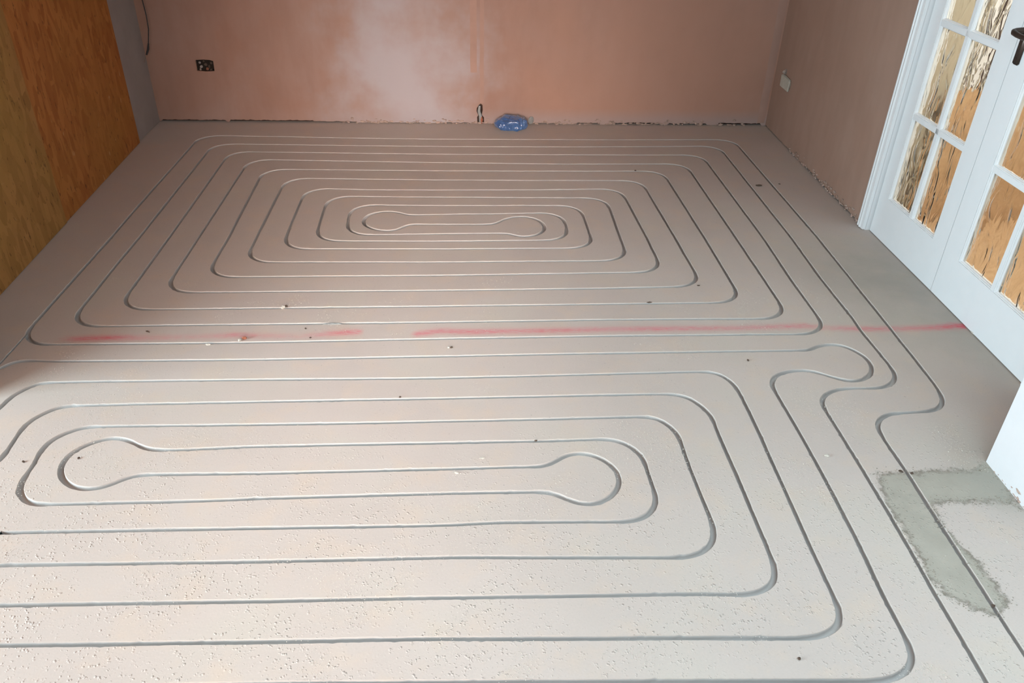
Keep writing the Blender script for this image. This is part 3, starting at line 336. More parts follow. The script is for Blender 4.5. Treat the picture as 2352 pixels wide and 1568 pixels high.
def build_floor():
    vs, faces = [], []
    for key, (l, r, q, nrm, w) in CH.items():
        n0 = len(vs); n = len(l)
        for a, b in zip(l, r): vs.append(a); vs.append(b)
        for i in range(n - 1): faces.append((n0 + 2 * i, n0 + 2 * i + 1, n0 + 2 * i + 3, n0 + 2 * i + 2))
    nq = len(faces); n0 = len(vs)
    edges = []
    corners = [(X0, Y0), (X1, Y0), (X1, Y1), (X0, Y1)]
    for c in corners: vs.append(np.array(c))
    gx = np.arange(X0 + 0.035, X1 - 0.02, 0.035); gy = np.arange(0.95, Y1 - 0.02, 0.035)
    G = [(x + (0.0175 if k % 2 else 0), y) for k, y in enumerate(gy) for x in gx if x < X1 - 0.03]
    for y in np.arange(2.5, 2.86, 0.009): G += [(x, y) for x in np.arange(-1.6, 2.09, 0.03)]
    G = np.array(G)
    allc = np.vstack([c[2] for c in CH.values()])
    # drop grid points that would fall into or too near a channel
    keep = np.ones(len(G), bool)
    cell = {}
    for p in allc: cell.setdefault((int(p[0] // 0.05), int(p[1] // 0.05)), []).append(p)
    for i, g in enumerate(G):
        cx, cy = int(g[0] // 0.05), int(g[1] // 0.05)
        for dx in (-1, 0, 1):
            for dy in (-1, 0, 1):
                for p in cell.get((cx + dx, cy + dy), ()):
                    if (p[0] - g[0]) ** 2 + (p[1] - g[1]) ** 2 < 0.0155 ** 2: keep[i] = False
    vs += list(G[keep])
    faces.append((n0, n0 + 1, n0 + 2, n0 + 3))
    res = delaunay_2d_cdt([Vector((float(a), float(b))) for a, b in vs], edges, faces, 1, 1e-6, True)
    V, F, FO = res[0], res[2], res[5]
    out = [f for f, o in zip(F, FO) if all(k >= nq for k in o)]
    used = sorted({i for f in out for i in f}); mp = {k: i for i, k in enumerate(used)}
    P = np.array([(V[k].x, V[k].y) for k in used])
    me = bpy.data.meshes.new('floor'); me.from_pydata([(x, y, 0.0) for x, y in P], [], [tuple(mp[i] for i in f) for f in out])
    bm = bmesh.new(); bm.from_mesh(me)
    for f in bm.faces:
        if f.normal.z < 0: f.normal_flip()
    bm.to_mesh(me); bm.free()
    for nme, val in zip(('mortar', 'redline', 'stipple', 'grime'), floor_attrs(P)):
        me.attributes.new(nme, 'FLOAT', 'POINT').data.foreach_set('value', val.astype(np.float32))
    return struct(link('floor', me, SCREED))
floor = build_floor()
def build_channel(key, label, depth):
    l, r, q, nrm, w = CH[key]; n = len(l)
    prof = [(1.0, 0.0), (0.86, -0.0022), (0.83, -0.5 * depth), (0.70, -0.82 * depth), (0.36, -0.97 * depth), (0.0, -depth)]
    prof = prof + [(-a, z) for a, z in prof[-2::-1]]
    verts = []; m = len(prof)
    dn = 0.0009 * smooth_noise(n, 5)
    for i in range(n):
        c = (l[i] + r[i]) / 2; h = (l[i] - r[i]) / 2
        for a, z in prof: verts.append((c[0] + h[0] * a, c[1] + h[1] * a, z + (dn[i] if z < -0.3 * depth else 0)))
    fs = [(i * m + k, i * m + k + 1, (i + 1) * m + k + 1, (i + 1) * m + k) for i in range(n - 1) for k in range(m - 1)]
    me = bpy.data.meshes.new('pipe_channel'); me.from_pydata(verts, [], fs)
    bm = bmesh.new(); bm.from_mesh(me)
    for f in bm.faces:
        if f.normal.z < -1e-3: f.normal_flip()
    bm.to_mesh(me); bm.free(); me.shade_smooth()
    o = link('pipe_channel', me, CHANNEL, floor); me.materials.append(SCREED)
    me.polygons.foreach_set('material_index', [1 if k in (0, m - 2) else 0 for i in range(n - 1) for k in range(m - 1)])
    if label: o['label'] = label
    return o
build_channel('far', 'rectangular spiral pipe channel in the far half of the room', 0.021)
build_channel('near', 'innermost pipe channel of the near spiral with keyhole ends', 0.021)
build_channel('mid', 'outer pipe channel of the near spiral with the hooked bend', 0.021)
jo = build_channel('joint', 'thin dark saw cut at the left edge', 0.02); jo.name = 'saw_cut'

# ---------------------------------------------------------------- room shell
ZC = 2.42; YB = 5.39; XL = -2.055; XR = 2.03
def ragged_wall(name, holes, x0, x1, z1, base, mat, axis, plane, inward):
    """plaster skin with a broken lower edge and cut openings, 14 mm thick"""
    pts = [(x0, base[0][1])] + list(base) + [(x1, base[-1][1]), (x1, z1), (x0, z1)]
    vs = [Vector(p) for p in pts]; fc = [tuple(range(len(pts)))]
    for h in holes:
        n = len(vs); vs += [Vector(p) for p in h]; fc.append(tuple(range(n, n + len(h))))
    res = delaunay_2d_cdt(vs, [], fc, 1, 1e-6, True)
    F = [f for f, o in zip(res[2], res[5]) if o == [0]]
    bm = bmesh.new(); mk = (lambda p, d: (p.x, plane + d, p.y)) if axis == 'y' else (lambda p, d: (plane + d, p.x, p.y))
    bv = [bm.verts.new(mk(p, 0)) for p in res[0]]
    for f in F:
        try: bm.faces.new([bv[i] for i in f])
        except ValueError: pass
    for v in [v for v in bm.verts if not v.link_faces]: bm.verts.remove(v)
    bmesh.ops.recalc_face_normals(bm, faces=bm.faces)
    g = bmesh.ops.extrude_face_region(bm, geom=list(bm.faces))
    off = Vector((0, 0.014 * inward, 0)) if axis == 'y' else Vector((0.014 * inward, 0, 0))
    bmesh.ops.translate(bm, verts=[e for e in g['geom'] if isinstance(e, bmesh.types.BMVert)], vec=off)
    bmesh.ops.recalc_face_normals(bm, faces=bm.faces)
    me = bpy.data.meshes.new(name); bm.to_mesh(me); bm.free()
    return struct(link(name, me, mat))
def base_line(x0, x1, segs, step=0.012, amp=0.004, default=0.004):
    out = []; x = x0
    while x <= x1:
        z = default
        for a, b, h in segs:
            if a <= x <= b: z = h
        z += amp * (noise.noise(Vector((x * 40, 3.3, 0))) + 0.6 * noise.noise(Vector((x * 110, 1.3, 0))))
        out.append((x, max(z, 0.0005))); x += step * (0.6 + 0.8 * random.random())
    return out
bl = base_line(XL + 0.01, XR - 0.005, [(-2.04, -1.62, 0.015), (-1.60, -1.05, 0.016), (-1.05, -0.75, 0.010), (-0.60, -0.30, 0.006),
     (-0.2, 0.0, 0.008), (0.40, 0.60, 0.009), (0.72, 0.88, 0.013), (0.98, 1.30, 0.015), (1.36, 1.62, 0.012), (1.70, 2.0, 0.016)], amp=0.0045, default=0.002)
socket_hole = [(-1.751, 0.333), (-1.70, 0.329), (-1.640, 0.332), (-1.638, 0.395), (-1.66, 0.402), (-1.70, 0.404), (-1.749, 0.401)]
chase_hole = [(0.050, 0.004), (0.048, 0.045), (0.056, 0.060), (0.044, 0.085), (0.046, 0.105), (0.060, 0.128), (0.072, 0.138), (0.084, 0.128),
     (0.086, 0.095), (0.080, 0.060), (0.094, 0.045), (0.096, 0.004)]
chase_hole = chase_hole[::-1]
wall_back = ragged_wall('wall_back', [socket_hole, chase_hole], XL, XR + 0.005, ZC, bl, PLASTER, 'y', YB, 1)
# filled vertical chase above the hole: two slightly proud bands of newer plaster
mb = MB()
def band(xa, xb, z0, z1, t):
    n = 26
    for k in range(n):
        za, zb = z0 + (z1 - z0) * k / n, z0 + (z1 - z0) * (k + 1) / n
        wa, wb = 0.004 * noise.noise(Vector((xa * 9, za * 5, 0))), 0.004 * noise.noise(Vector((xa * 9, zb * 5, 0)))
        m = len(mb.v); mb.v += [(xa + wa, YB - 0.0002, za), ((xa + xb) / 2 + wa, YB - t, za), (xb + wa, YB - 0.0002, za), (xa + wb, YB - 0.0002, zb), ((xa + xb) / 2 + wb, YB - t, zb), (xb + wb, YB - 0.0002, zb)]
        mb.f += [(m, m + 1, m + 4, m + 3), (m + 1, m + 2, m + 5, m + 4)]
band(0.004, 0.046, 0.34, 2.4, 0.0016); band(0.066, 0.092, 0.139, 2.4, 0.0014); band(1.968, 2.02, 0.02, 2.4, 0.004)
fb = mb.build('filled_chase', CHASE, wall_back, smooth=True)
fb['label'] = 'lighter vertical bands of filled plaster'
mb = MB().box(XL - 0.1, XR + 0.1, YB + 0.030, YB + 0.13, -0.05, ZC)
struct(mb.build('wall_back_masonry', MASON)).name = 'trim_1'
# crumbs of plaster hanging at the foot of the back wall
def skirt(parent, axis, plane, a, b, n, inward, seed, zmax):
    m = MB(); rs = random.Random(seed)
    bm = bmesh.new()
    for i in range(n):
        t = a + (b - a) * rs.random(); s = rs.uniform(0.006, 0.02); z = rs.uniform(-0.002, zmax) * rs.random()
        mtx = Matrix.Translation((t, plane - 0.001 * inward, z + s * 0.3) if axis == 'y' else (plane, t, z + s * 0.3)) @ Matrix.Rotation(rs.random() * 6, 4, 'X') @ Matrix.Diagonal((s * rs.uniform(1, 2.0), s * 0.45, s * 0.8, 1))
        if axis == 'x': mtx = Matrix.Translation((plane, t, z + s * 0.3)) @ Matrix.Rotation(rs.random() * 6, 4, 'Y') @ Matrix.Diagonal((s * 0.45, s * rs.uniform(1, 2), s * 0.8, 1))
        r = bmesh.ops.create_icosphere(bm, subdivisions=1, radius=0.5, matrix=mtx)
        for v in r['verts']: v.co += Vector((rs.uniform(-1, 1), rs.uniform(-1, 1), rs.uniform(-1, 1))) * s * 0.12
    me = bpy.data.meshes.new('plaster_crumble'); bm.to_mesh(me); bm.free()
    o = link('plaster_crumble', me, RAGGED, parent); o['kind'] = 'stuff'; return o
skirt(wall_back, 'y', YB - 0.003, -0.85, 1.9, 230, 1, 3, 0.035)
m = MB().prism([(XL - 0.12, 2.47), (XL - 0.035, 2.47), (XL - 0.035, 4.99), (XL, 4.99), (XL, YB + 0.03), (XL - 0.12, YB + 0.03)], 'z', 0.003, ZC)
wall_left = struct(m.build('wall_left', GREYWALL))
# right wall beyond the doors, broken lower edge
blr = base_line(3.80, YB, [(3.8, 4.6, 0.010), (4.8, 5.38, 0.006)], amp=0.006, default=0.004)
wall_right = ragged_wall('wall_right', [], 3.80, YB, ZC, blr, PLASTER_R, 'x', XR, 1)
skirt(wall_right, 'x', XR - 0.003, 3.8, 4.9, 110, 1, 8, 0.05)
struct(MB().box(XR + 0.014, XR + 0.12, 3.80, YB + 0.03, -0.05, ZC).build('trim_2', MASON))
# wall over the doors and the white wall end that juts into the room
struct(MB().box(XR, XR + 0.12, 2.30, 3.80, 2.02, ZC).build('wall_over_doors', PLASTER_R))
wrn = MB()
prof = []
wrn.box(1.692, 2.19, -1.50, 1.943, 0.0, ZC)
wn_ = wrn.build('wall_right_near', WHITEWALL); struct(wn_)
skirt(wn_, 'x', 1.694, 1.2, 1.94, 45, 1, 12, 0.03)
struct(MB().box(2.11, 2.19, 1.943, 2.31, 0.0, ZC).build('wall_door_return', PLASTER_R))
# near part of the room (behind the camera) and the opening between both halves
struct(MB().box(-4.6, -1.745, 2.33, 2.47, 0.0, ZC).build('wall_left_blocker', PLASTER_N))  # unseen stub added to keep light off the far-left floor
m = MB(); m.box(-4.72, -4.6, -1.50, -1.02, 0.0, ZC); m.box(-4.72, -4.6, 1.92, 2.47, 0.0, ZC); m.box(-4.72, -4.6, -1.02, 1.92, 2.16, ZC); m.box(-4.72, -4.6, -1.02, 1.92, 0.0, 0.10)
struct(m.build('wall_left_near', PLASTER_N))
m = MB(); m.box(-4.70, -4.64, -1.02, -0.96, 0.10, 2.16); m.box(-4.70, -4.64, 1.86, 1.92, 0.10, 2.16); m.box(-4.70, -4.64, 0.42, 0.48, 0.10, 2.16); m.box(-4.70, -4.64, -1.02, 1.92, 2.10, 2.16); m.box(-4.70, -4.64, -1.02, 1.92, 0.10, 0.16)
struct(m.build('added_window_3', PAINT))  # unseen frame built to go with the added side lamp
m = MB(); m.box(-4.72, -1.0, -1.65, -1.50, 0, ZC); m.box(0.10, 2.19, -1.65, -1.50, 0, ZC); m.box(-1.0, 0.10, -1.65, -1.50, 2.28, ZC); m.box(-1.0, 0.10, -1.65, -1.50, 0, 0.70)
struct(m.build('wall_rear', PLASTER_N))
m = MB(); m.box(-1.0, -0.95, -1.60, -1.54, 0.70, 2.28); m.box(0.05, 0.10, -1.60, -1.54, 0.70, 2.28); m.box(-1.0, 0.10, -1.60, -1.54, 0.70, 0.75); m.box(-1.0, 0.10, -1.60, -1.54, 2.23, 2.28)
struct(m.build('added_window_1', PAINT))  # unseen frame built to go with the added rear beam
m = MB(); m.box(-4.72, 2.19, 1.15, YB + 0.13, ZC, ZC + 0.1); m.box(-4.72, 2.19, -1.65, -0.45, ZC, ZC + 0.1)
m.box(-4.72, -0.45, -0.45, 1.15, ZC, ZC + 0.1); m.box(1.69, 2.19, -0.45, 1.15, ZC, ZC + 0.1)
struct(m.build('ceiling', CEIL))
m = MB(); m.box(-0.45, 1.69, -0.45, -0.39, ZC - 0.01, ZC + 0.14); m.box(-0.45, 1.69, 1.09, 1.15, ZC - 0.01, ZC + 0.14); m.box(-0.45, -0.39, -0.39, 1.09, ZC - 0.01, ZC + 0.14); m.box(1.63, 1.69, -0.39, 1.09, ZC - 0.01, ZC + 0.14)
struct(m.build('added_window_2', PAINT))  # unseen roof frame built to go with the added overhead lamp
m = MB(); m.box(-4.6, -2.06, -1.50, 2.33, -0.05, 0.0)
struct(m.build('floor_near_left', SCREED))
struct(MB().box(-4.72, 2.2, -1.65, 5.5, -0.12, -0.04).build('floor_slab', GREYMORT))

# hall behind the glazed doors
struct(MB().box(2.105, 3.6, 1.9, 4.6, -0.03, -0.002).build('floor_hall', OAK))
struct(MB().box(3.42, 3.5, 1.9, 4.6, -0.002, ZC).build('wall_hall_right', CREAM))
struct(MB().box(2.15, 3.42, 3.90, 3.98, -0.002, ZC).build('wall_hall_back', CREAM))
struct(MB().box(2.19, 3.42, 1.82, 1.9, -0.002, ZC).build('wall_hall_near', CREAM))
struct(MB().box(2.105, 3.6, 1.82, 4.4, ZC, ZC + 0.1).build('ceiling_hall', CEIL))
dk = simple('dark_varnish', (0.05, 0.04, 0.035), 0.4, 0.5, 0.1, 20)
d3 = struct(MB().box(2.50, 3.22, 3.872, 3.899, 0.0, 1.98).build('door_3', dk))
m = MB(); m.box(2.43, 2.50, 3.864, 3.899, 0.0, 2.05); m.box(3.22, 3.29, 3.864, 3.899, 0.0, 2.05); m.box(2.43, 3.29, 3.864, 3.899, 1.98, 2.05)
m.build('door_frame', PAINT, d3)
hb = tag(MB().box(2.33, 3.37, 3.846, 3.862, 0.0, 0.68).build('hall_board', OAK), 'orange tan board seen through the door glass, against the far wall of the hall', 'board')

# ---------------------------------------------------------------- strand boards on the left
def board(name, y0, y1, z1, mat, label, dx=0.0):
    # boards lean very slightly: their foot follows the measured line
    fx = lambda y: -2.045 + (4.975 - y) * 0.0262 + dx
    m = MB(); n = len(m.v)
    ny, nzv = 30, 24; th = 0.018
    m.v += [(fx(y), y, z) for (y, z) in ((y0, 0.002), (y1, 0.002), (y1, z1), (y0, z1))] + [(fx(y) - th, y, z) for (y, z) in ((y0, 0.002), (y1, 0.002), (y1, z1), (y0, z1))]
    m.f += [(0, 1, 2, 3), (7, 6, 5, 4), (0, 4, 5, 1), (1, 5, 6, 2), (2, 6, 7, 3), (3, 7, 4, 0)]
    o = m.build(name, mat, bevel=0.0012)
    return tag(o, label, 'board')
board('strand_board', 3.805, 4.975, 2.40, OSB_RED, 'reddish orange strand board sheet nearest the back wall, standing against the left wall')
board('strand_board', 2.52, 3.800, 2.40, OSB_TAN, 'browner strand board sheet at the left edge, nearer the camera than the red sheet', 0.004)

# ---------------------------------------------------------------- glazed doors
def architrave():
    # stepped moulding, profile in x (into room) and y
    x = XR
    pr = [(x, 3.790), (x - 0.006, 3.790), (x - 0.016, 3.785), (x - 0.018, 3.776), (x - 0.012, 3.770), (x - 0.018, 3.764), (x - 0.020, 3.752), (x - 0.014, 3.745), (x - 0.017, 3.740), (x - 0.015, 3.722), (x, 3.720)]
    pr = [(a, b) for a, b in pr]
    m = MB(); m.prism(pr, 'z', 0.004, 2.09)
    o = struct(m.build('trim_3', PAINT)); 
    return o
arch = architrave()
# door lining
struct(MB().box(XR + 0.001, XR + 0.12, 3.722, 3.798, 0.0, 2.02).build('trim_4', PAINT))
def door_leaf(name, hinge_y, near_y, side, hinge_x, near_x):
    """leaf lies in the plane from (hinge_x,hinge_y) to (near_x,near_y); local x = thickness, local y = along the leaf"""
    W = math.hypot(near_y - hinge_y, near_x - hinge_x)
    root = empty(name, (hinge_x, hinge_y, 0.004)); struct(root)
    root.rotation_euler = (0, 0, math.atan2(near_y - hinge_y, near_x - hinge_x))
    # local frame: +x runs along the leaf, +y points into the hall? resolved by sign: for a leaf running towards -Y, local +y = +X world
    T = 0.040; z1 = 1.985
    a0, a1 = (0.086, 0.103) if side == 'left' else (0.112, 0.086)
    zb, rows, zt = 0.206, 4, 0.125
    m = MB()
    m.box(0, a0, 0, T, 0, z1); m.box(W - a1, W, 0, T, 0, z1)
    m.box(a0, W - a1, 0, T, 0, zb); m.box(a0, W - a1, 0, T, z1 - zt, z1)
    m.build('frame', PAINT, root)
    bw = 0.022
    cx = (a0 + W - a1) / 2; hh = (z1 - zt - zb) / rows
    g = MB(); g.box(cx - bw / 2, cx + bw / 2, 0.002, T - 0.002, zb, z1 - zt)
    for r in range(1, rows): g.box(a0, W - a1, 0.002, T - 0.002, zb + hh * r - bw / 2, zb + hh * r + bw / 2)
    g.build('glazing_bar', PAINT, root)
    for c in range(2):
        xa, xb = ((a0, cx - bw / 2), (cx + bw / 2, W - a1))[c]
        for r in range(rows):
            za = zb + hh * r + (bw / 2 if r else 0); zc = zb + hh * (r + 1) - (bw / 2 if r < rows - 1 else 0)
            gl = MB().box(xa + 0.001, xb - 0.001, T / 2 - 0.002, T / 2 + 0.002, za + 0.001, zc - 0.001).build('glass_pane', GLASS, root)
            # bevelled glazing bead round the pane
            b = MB()
            def bead(p, q, inn):
                pass
            e = 0.008; d0, d1 = 0.0045, T / 2 - 0.0025
            n = len(b.v)
            o4 = [(xa, za), (xb, za), (xb, zc), (xa, zc)]; s = [(1, 1), (-1, 1), (-1, -1), (1, -1)]
            rings = [[(x, d1, z) for x, z in o4], [(x, d0, z) for x, z in o4], [(x + sx * 0.003, d0, z + sz * 0.003) for (x, z), (sx, sz) in zip(o4, s)],
                     [(x + sx * 0.0045, d0 + 0.004, z + sz * 0.0045) for (x, z), (sx, sz) in zip(o4, s)], [(x + sx * e, d1 - 0.004, z + sz * e) for (x, z), (sx, sz) in zip(o4, s)], [(x + sx * e, d1, z + sz * e) for (x, z), (sx, sz) in zip(o4, s)]]
            for rg in rings: b.v += rg
            for k in range(len(rings) - 1):
                for i in range(4): b.f.append((k * 4 + i, k * 4 + (i + 1) % 4, k * 4 + 4 + (i + 1) % 4, k * 4 + 4 + i))
            b.build('glazing_bead', PAINT, root)
    return root, W, T
left_leaf, LW, T = door_leaf('door_1', 3.712, 3.082, 'left', 2.052, 2.062)
right_leaf, RW, T = door_leaf('door_2', 3.078, 2.372, 'right', 2.062, 2.068)
# local frame check: leaf runs to -Y, so rotation is about -90 deg and local +y points to +X (hall side)
# lever handle on the near leaf's meeting stile (room side is local -y)
hd = bpy.data.objects.new('door_handle', None)
bm = bmesh.new()
def rbox(x0, x1, y0, y1, z0, z1, bev):
    r = bmesh.ops.create_cube(bm, size=1.0); vs = r['verts']
    for v in vs: v.co = Vector(((x0 + x1) / 2 + v.co.x * (x1 - x0), (y0 + y1) / 2 + v.co.y * (y1 - y0), (z0 + z1) / 2 + v.co.z * (z1 - z0)))
    es = list({e for v in vs for e in v.link_edges})
    bmesh.ops.bevel(bm, geom=es, offset=bev, segments=3, affect='EDGES')
rbox(0.022, 0.058, -0.010, 0.0, 1.000, 1.158, 0.0045)
me = bpy.data.meshes.new('door_handle'); bm.to_mesh(me); bm.free(); me.shade_smooth()
plate = link('door_handle', me, HANDLE, right_leaf)
MB().tube([(0.040, -0.008, 1.123), (0.040, -0.030, 1.123), (0.040, -0.045, 1.122), (0.043, -0.055, 1.120), (0.052, -0.060, 1.118), (0.075, -0.060, 1.115), (0.105, -0.058, 1.113), (0.135, -0.056, 1.114), (0.146, -0.054, 1.116)],
          [0.013, 0.011, 0.0105, 0.0105, 0.0105, 0.010, 0.0095, 0.009, 0.006], 14).build('lever', HANDLE, plate, smooth=True)
MB().tube([(0.040, -0.010, 1.022), (0.040, -0.0118, 1.022)], 0.004, 10).build('keyhole_cover', HANDLE, plate, smooth=True)
# threshold strip of screed under the doors is the floor itself; head lining
struct(MB().box(XR + 0.001, XR + 0.12, 2.372, 3.722, 1.995, 2.02).build('trim_5', PAINT))
struct(MB().box(XR + 0.03, XR + 0.12, 2.31, 2.368, 0.0, 2.02).build('trim_6', PAINT))

# ---------------------------------------------------------------- openings in the back wall
sb = tag(empty('socket_box', (-1.694, YB, 0.366)), 'dark rubble-filled socket opening low on the left of the pink back wall', 'socket')
m = MB(); m.box(-0.056, 0.056, 0.0275, 0.0285, -0.034, 0.036); m.box(-0.056, -0.0545, 0.014, 0.028, -0.034, 0.036); m.box(0.0545, 0.056, 0.014, 0.028, -0.034, 0.036); m.box(-0.056, 0.056, 0.014, 0.028, 0.0345, 0.036); m.box(-0.056, 0.056, 0.014, 0.028, -0.034, -0.0325)
m.build('back_box', DARK, sb)
for i, (x, z, s, mt) in enumerate([(-0.036, 0.014, 0.017, LUMP), (-0.030, -0.012, 0.019, LUMP), (-0.038, -0.030, 0.016, RAGGED), (0.0, 0.002, 0.022, DCRUMB), (0.02, -0.012, 0.026, DCRUMB), (0.036, 0.012, 0.02, DCRUMB), (0.006, -0.026, 0.02, RCRUMB), (-0.010, 0.022, 0.014, DCRUMB), (0.028, -0.030, 0.016, DCRUMB)]):
    lp = lump('plaster_blob', (x, 0.018, z - s * 0.4), (s, 0.012, s * 0.9), mt, i + 2, sb)
sb2 = tag(MB().tube([(0.073, YB + 0.012, 0.001), (0.071, YB + 0.010, 0.05), (0.060, YB + 0.009, 0.085), (0.066, YB + 0.010, 0.120)], [0.012, 0.012, 0.011, 0.007], 10).build('pipe_tail', GREYMORT, smooth=True),
          'pale stub of pipe inside the ragged hole beside the blue bag', 'pipe')
lb = lump('rubble', (0.079, YB + 0.006, 0.0), (0.028, 0.018, 0.050), RCRUMB, 6); tag(lb, 'reddish broken masonry at the foot of the ragged hole in the back wall', 'rubble')

# pale plastered plate on the right wall near the corner
pl = tag(empty('socket_plate', (XR - 0.0005, 5.17, 0.355)), 'pale plaster-smeared socket plate low on the right wall by the corner', 'socket')
bm = bmesh.new(); r = bmesh.ops.create_cube(bm, size=1.0)
for v in bm.verts: v.co = Vector((v.co.x * 0.012 - 0.006, v.co.y * 0.150, v.co.z * 0.082))
bmesh.ops.bevel(bm, geom=list(bm.edges), offset=0.004, segments=2, affect='EDGES'); bmesh.ops.subdivide_edges(bm, edges=list(bm.edges), cuts=2)
for v in bm.verts:
    k = noise.noise(v.co * 40); v.co.x += k * 0.003
    if v.co.z > 0.02: v.co.z -= 0.016 * max(0, noise.noise(Vector((v.co.y * 25, 2, 0))) + 0.2)
me = bpy.data.meshes.new('cover'); bm.to_mesh(me); bm.free(); link('cover', me, PLATE, pl)
lump('plaster_blob', (-0.006, 0.03, 0.042), (0.012, 0.05, 0.03), LUMP, 4, pl)
lump('plaster_blob', (-0.006, -0.080, -0.02), (0.010, 0.02, 0.05), PLATE, 9, pl)

# ---------------------------------------------------------------- cable hanging in the left corner
cb = tag(empty('electrical_cable', (-2.0, 5.3, 0.41)), 'thin black cable hanging down in the left corner, bare wire at its end', 'cable')
C = [(-1.985, 5.36, 2.41), (-1.99, 5.355, 1.6), (-1.993, 5.345, 1.1), (-1.985, 5.34, 0.80), (-1.975, 5.33, 0.68), (-1.975, 5.32, 0.60), (-1.99, 5.31, 0.52)]
off = Vector((2.0, -5.3, -0.41))
MB().tube([Vector(p) + off for p in C], 0.0034, 8).build('inner_core', BLACK, cb, smooth=True)
MB().tube([Vector(p) + off for p in [(-1.99, 5.31, 0.52), (-1.998, 5.305, 0.485), (-2.012, 5.295, 0.452)]], [0.0045, 0.0068, 0.005], 10).build('sheath', BLACK, cb, smooth=True)
MB().tube([Vector(p) + off for p in [(-2.012, 5.295, 0.452), (-2.022, 5.29, 0.435), (-2.03, 5.28, 0.41)]], 0.0012, 6).build('bare_wire', COPPER, cb, smooth=True)

# ---------------------------------------------------------------- blue bag
bm = bmesh.new(); bmesh.ops.create_icosphere(bm, subdivisions=5, radius=1.0)
for v in bm.verts:
    d = v.co.normalized(); sx_ = lambda c, e: math.copysign(abs(c) ** e, c)
    p = Vector((sx_(d.x, 0.75) * 0.100, sx_(d.y, 0.75) * 0.064, sx_(d.z, 0.8) * 0.052))
    p *= 1 + 0.16 * noise.noise(d * 1.6 + Vector((5, 1, 2))) 
    p.z = max(p.z, -0.034)
    p += d * (0.009 * noise.ridged_multi_fractal(d * 2.1, 1.0, 2.1, 4, 0.9, 1.8) - 0.010)
    if d.x < -0.72: # pinched, tied end
        k = (-0.72 - d.x) / 0.28; p.z = p.z * (1 - 0.35 * k) + 0.004 * k; p.y += 0.02 * k; p.x -= 0.022 * k
    if d.x > 0.6 and d.z > 0.1: p.z += 0.016 * (d.x - 0.6) / 0.4; 
    v.co = p
zm = min(v.co.z for v in bm.verts)
for v in bm.verts: v.co.z -= zm
me = bpy.data.meshes.new('plastic_bag'); bm.to_mesh(me); bm.free(); me.shade_smooth()
bag = link('plastic_bag', me, BAG); bag.location = (0.276, 5.292, 0.0); bag.rotation_euler = (0, 0, -0.10)
tag(bag, 'crumpled blue plastic bag lying on the floor against the pink back wall', 'bag')
disc = lump('mortar_blob', (0.412, YB - 0.016, 0.006), (0.050, 0.022, 0.052), GREYMORT, 3, None, 0.15); tag(disc, 'round grey mortar blob right of the blue bag at the wall foot', 'mortar')

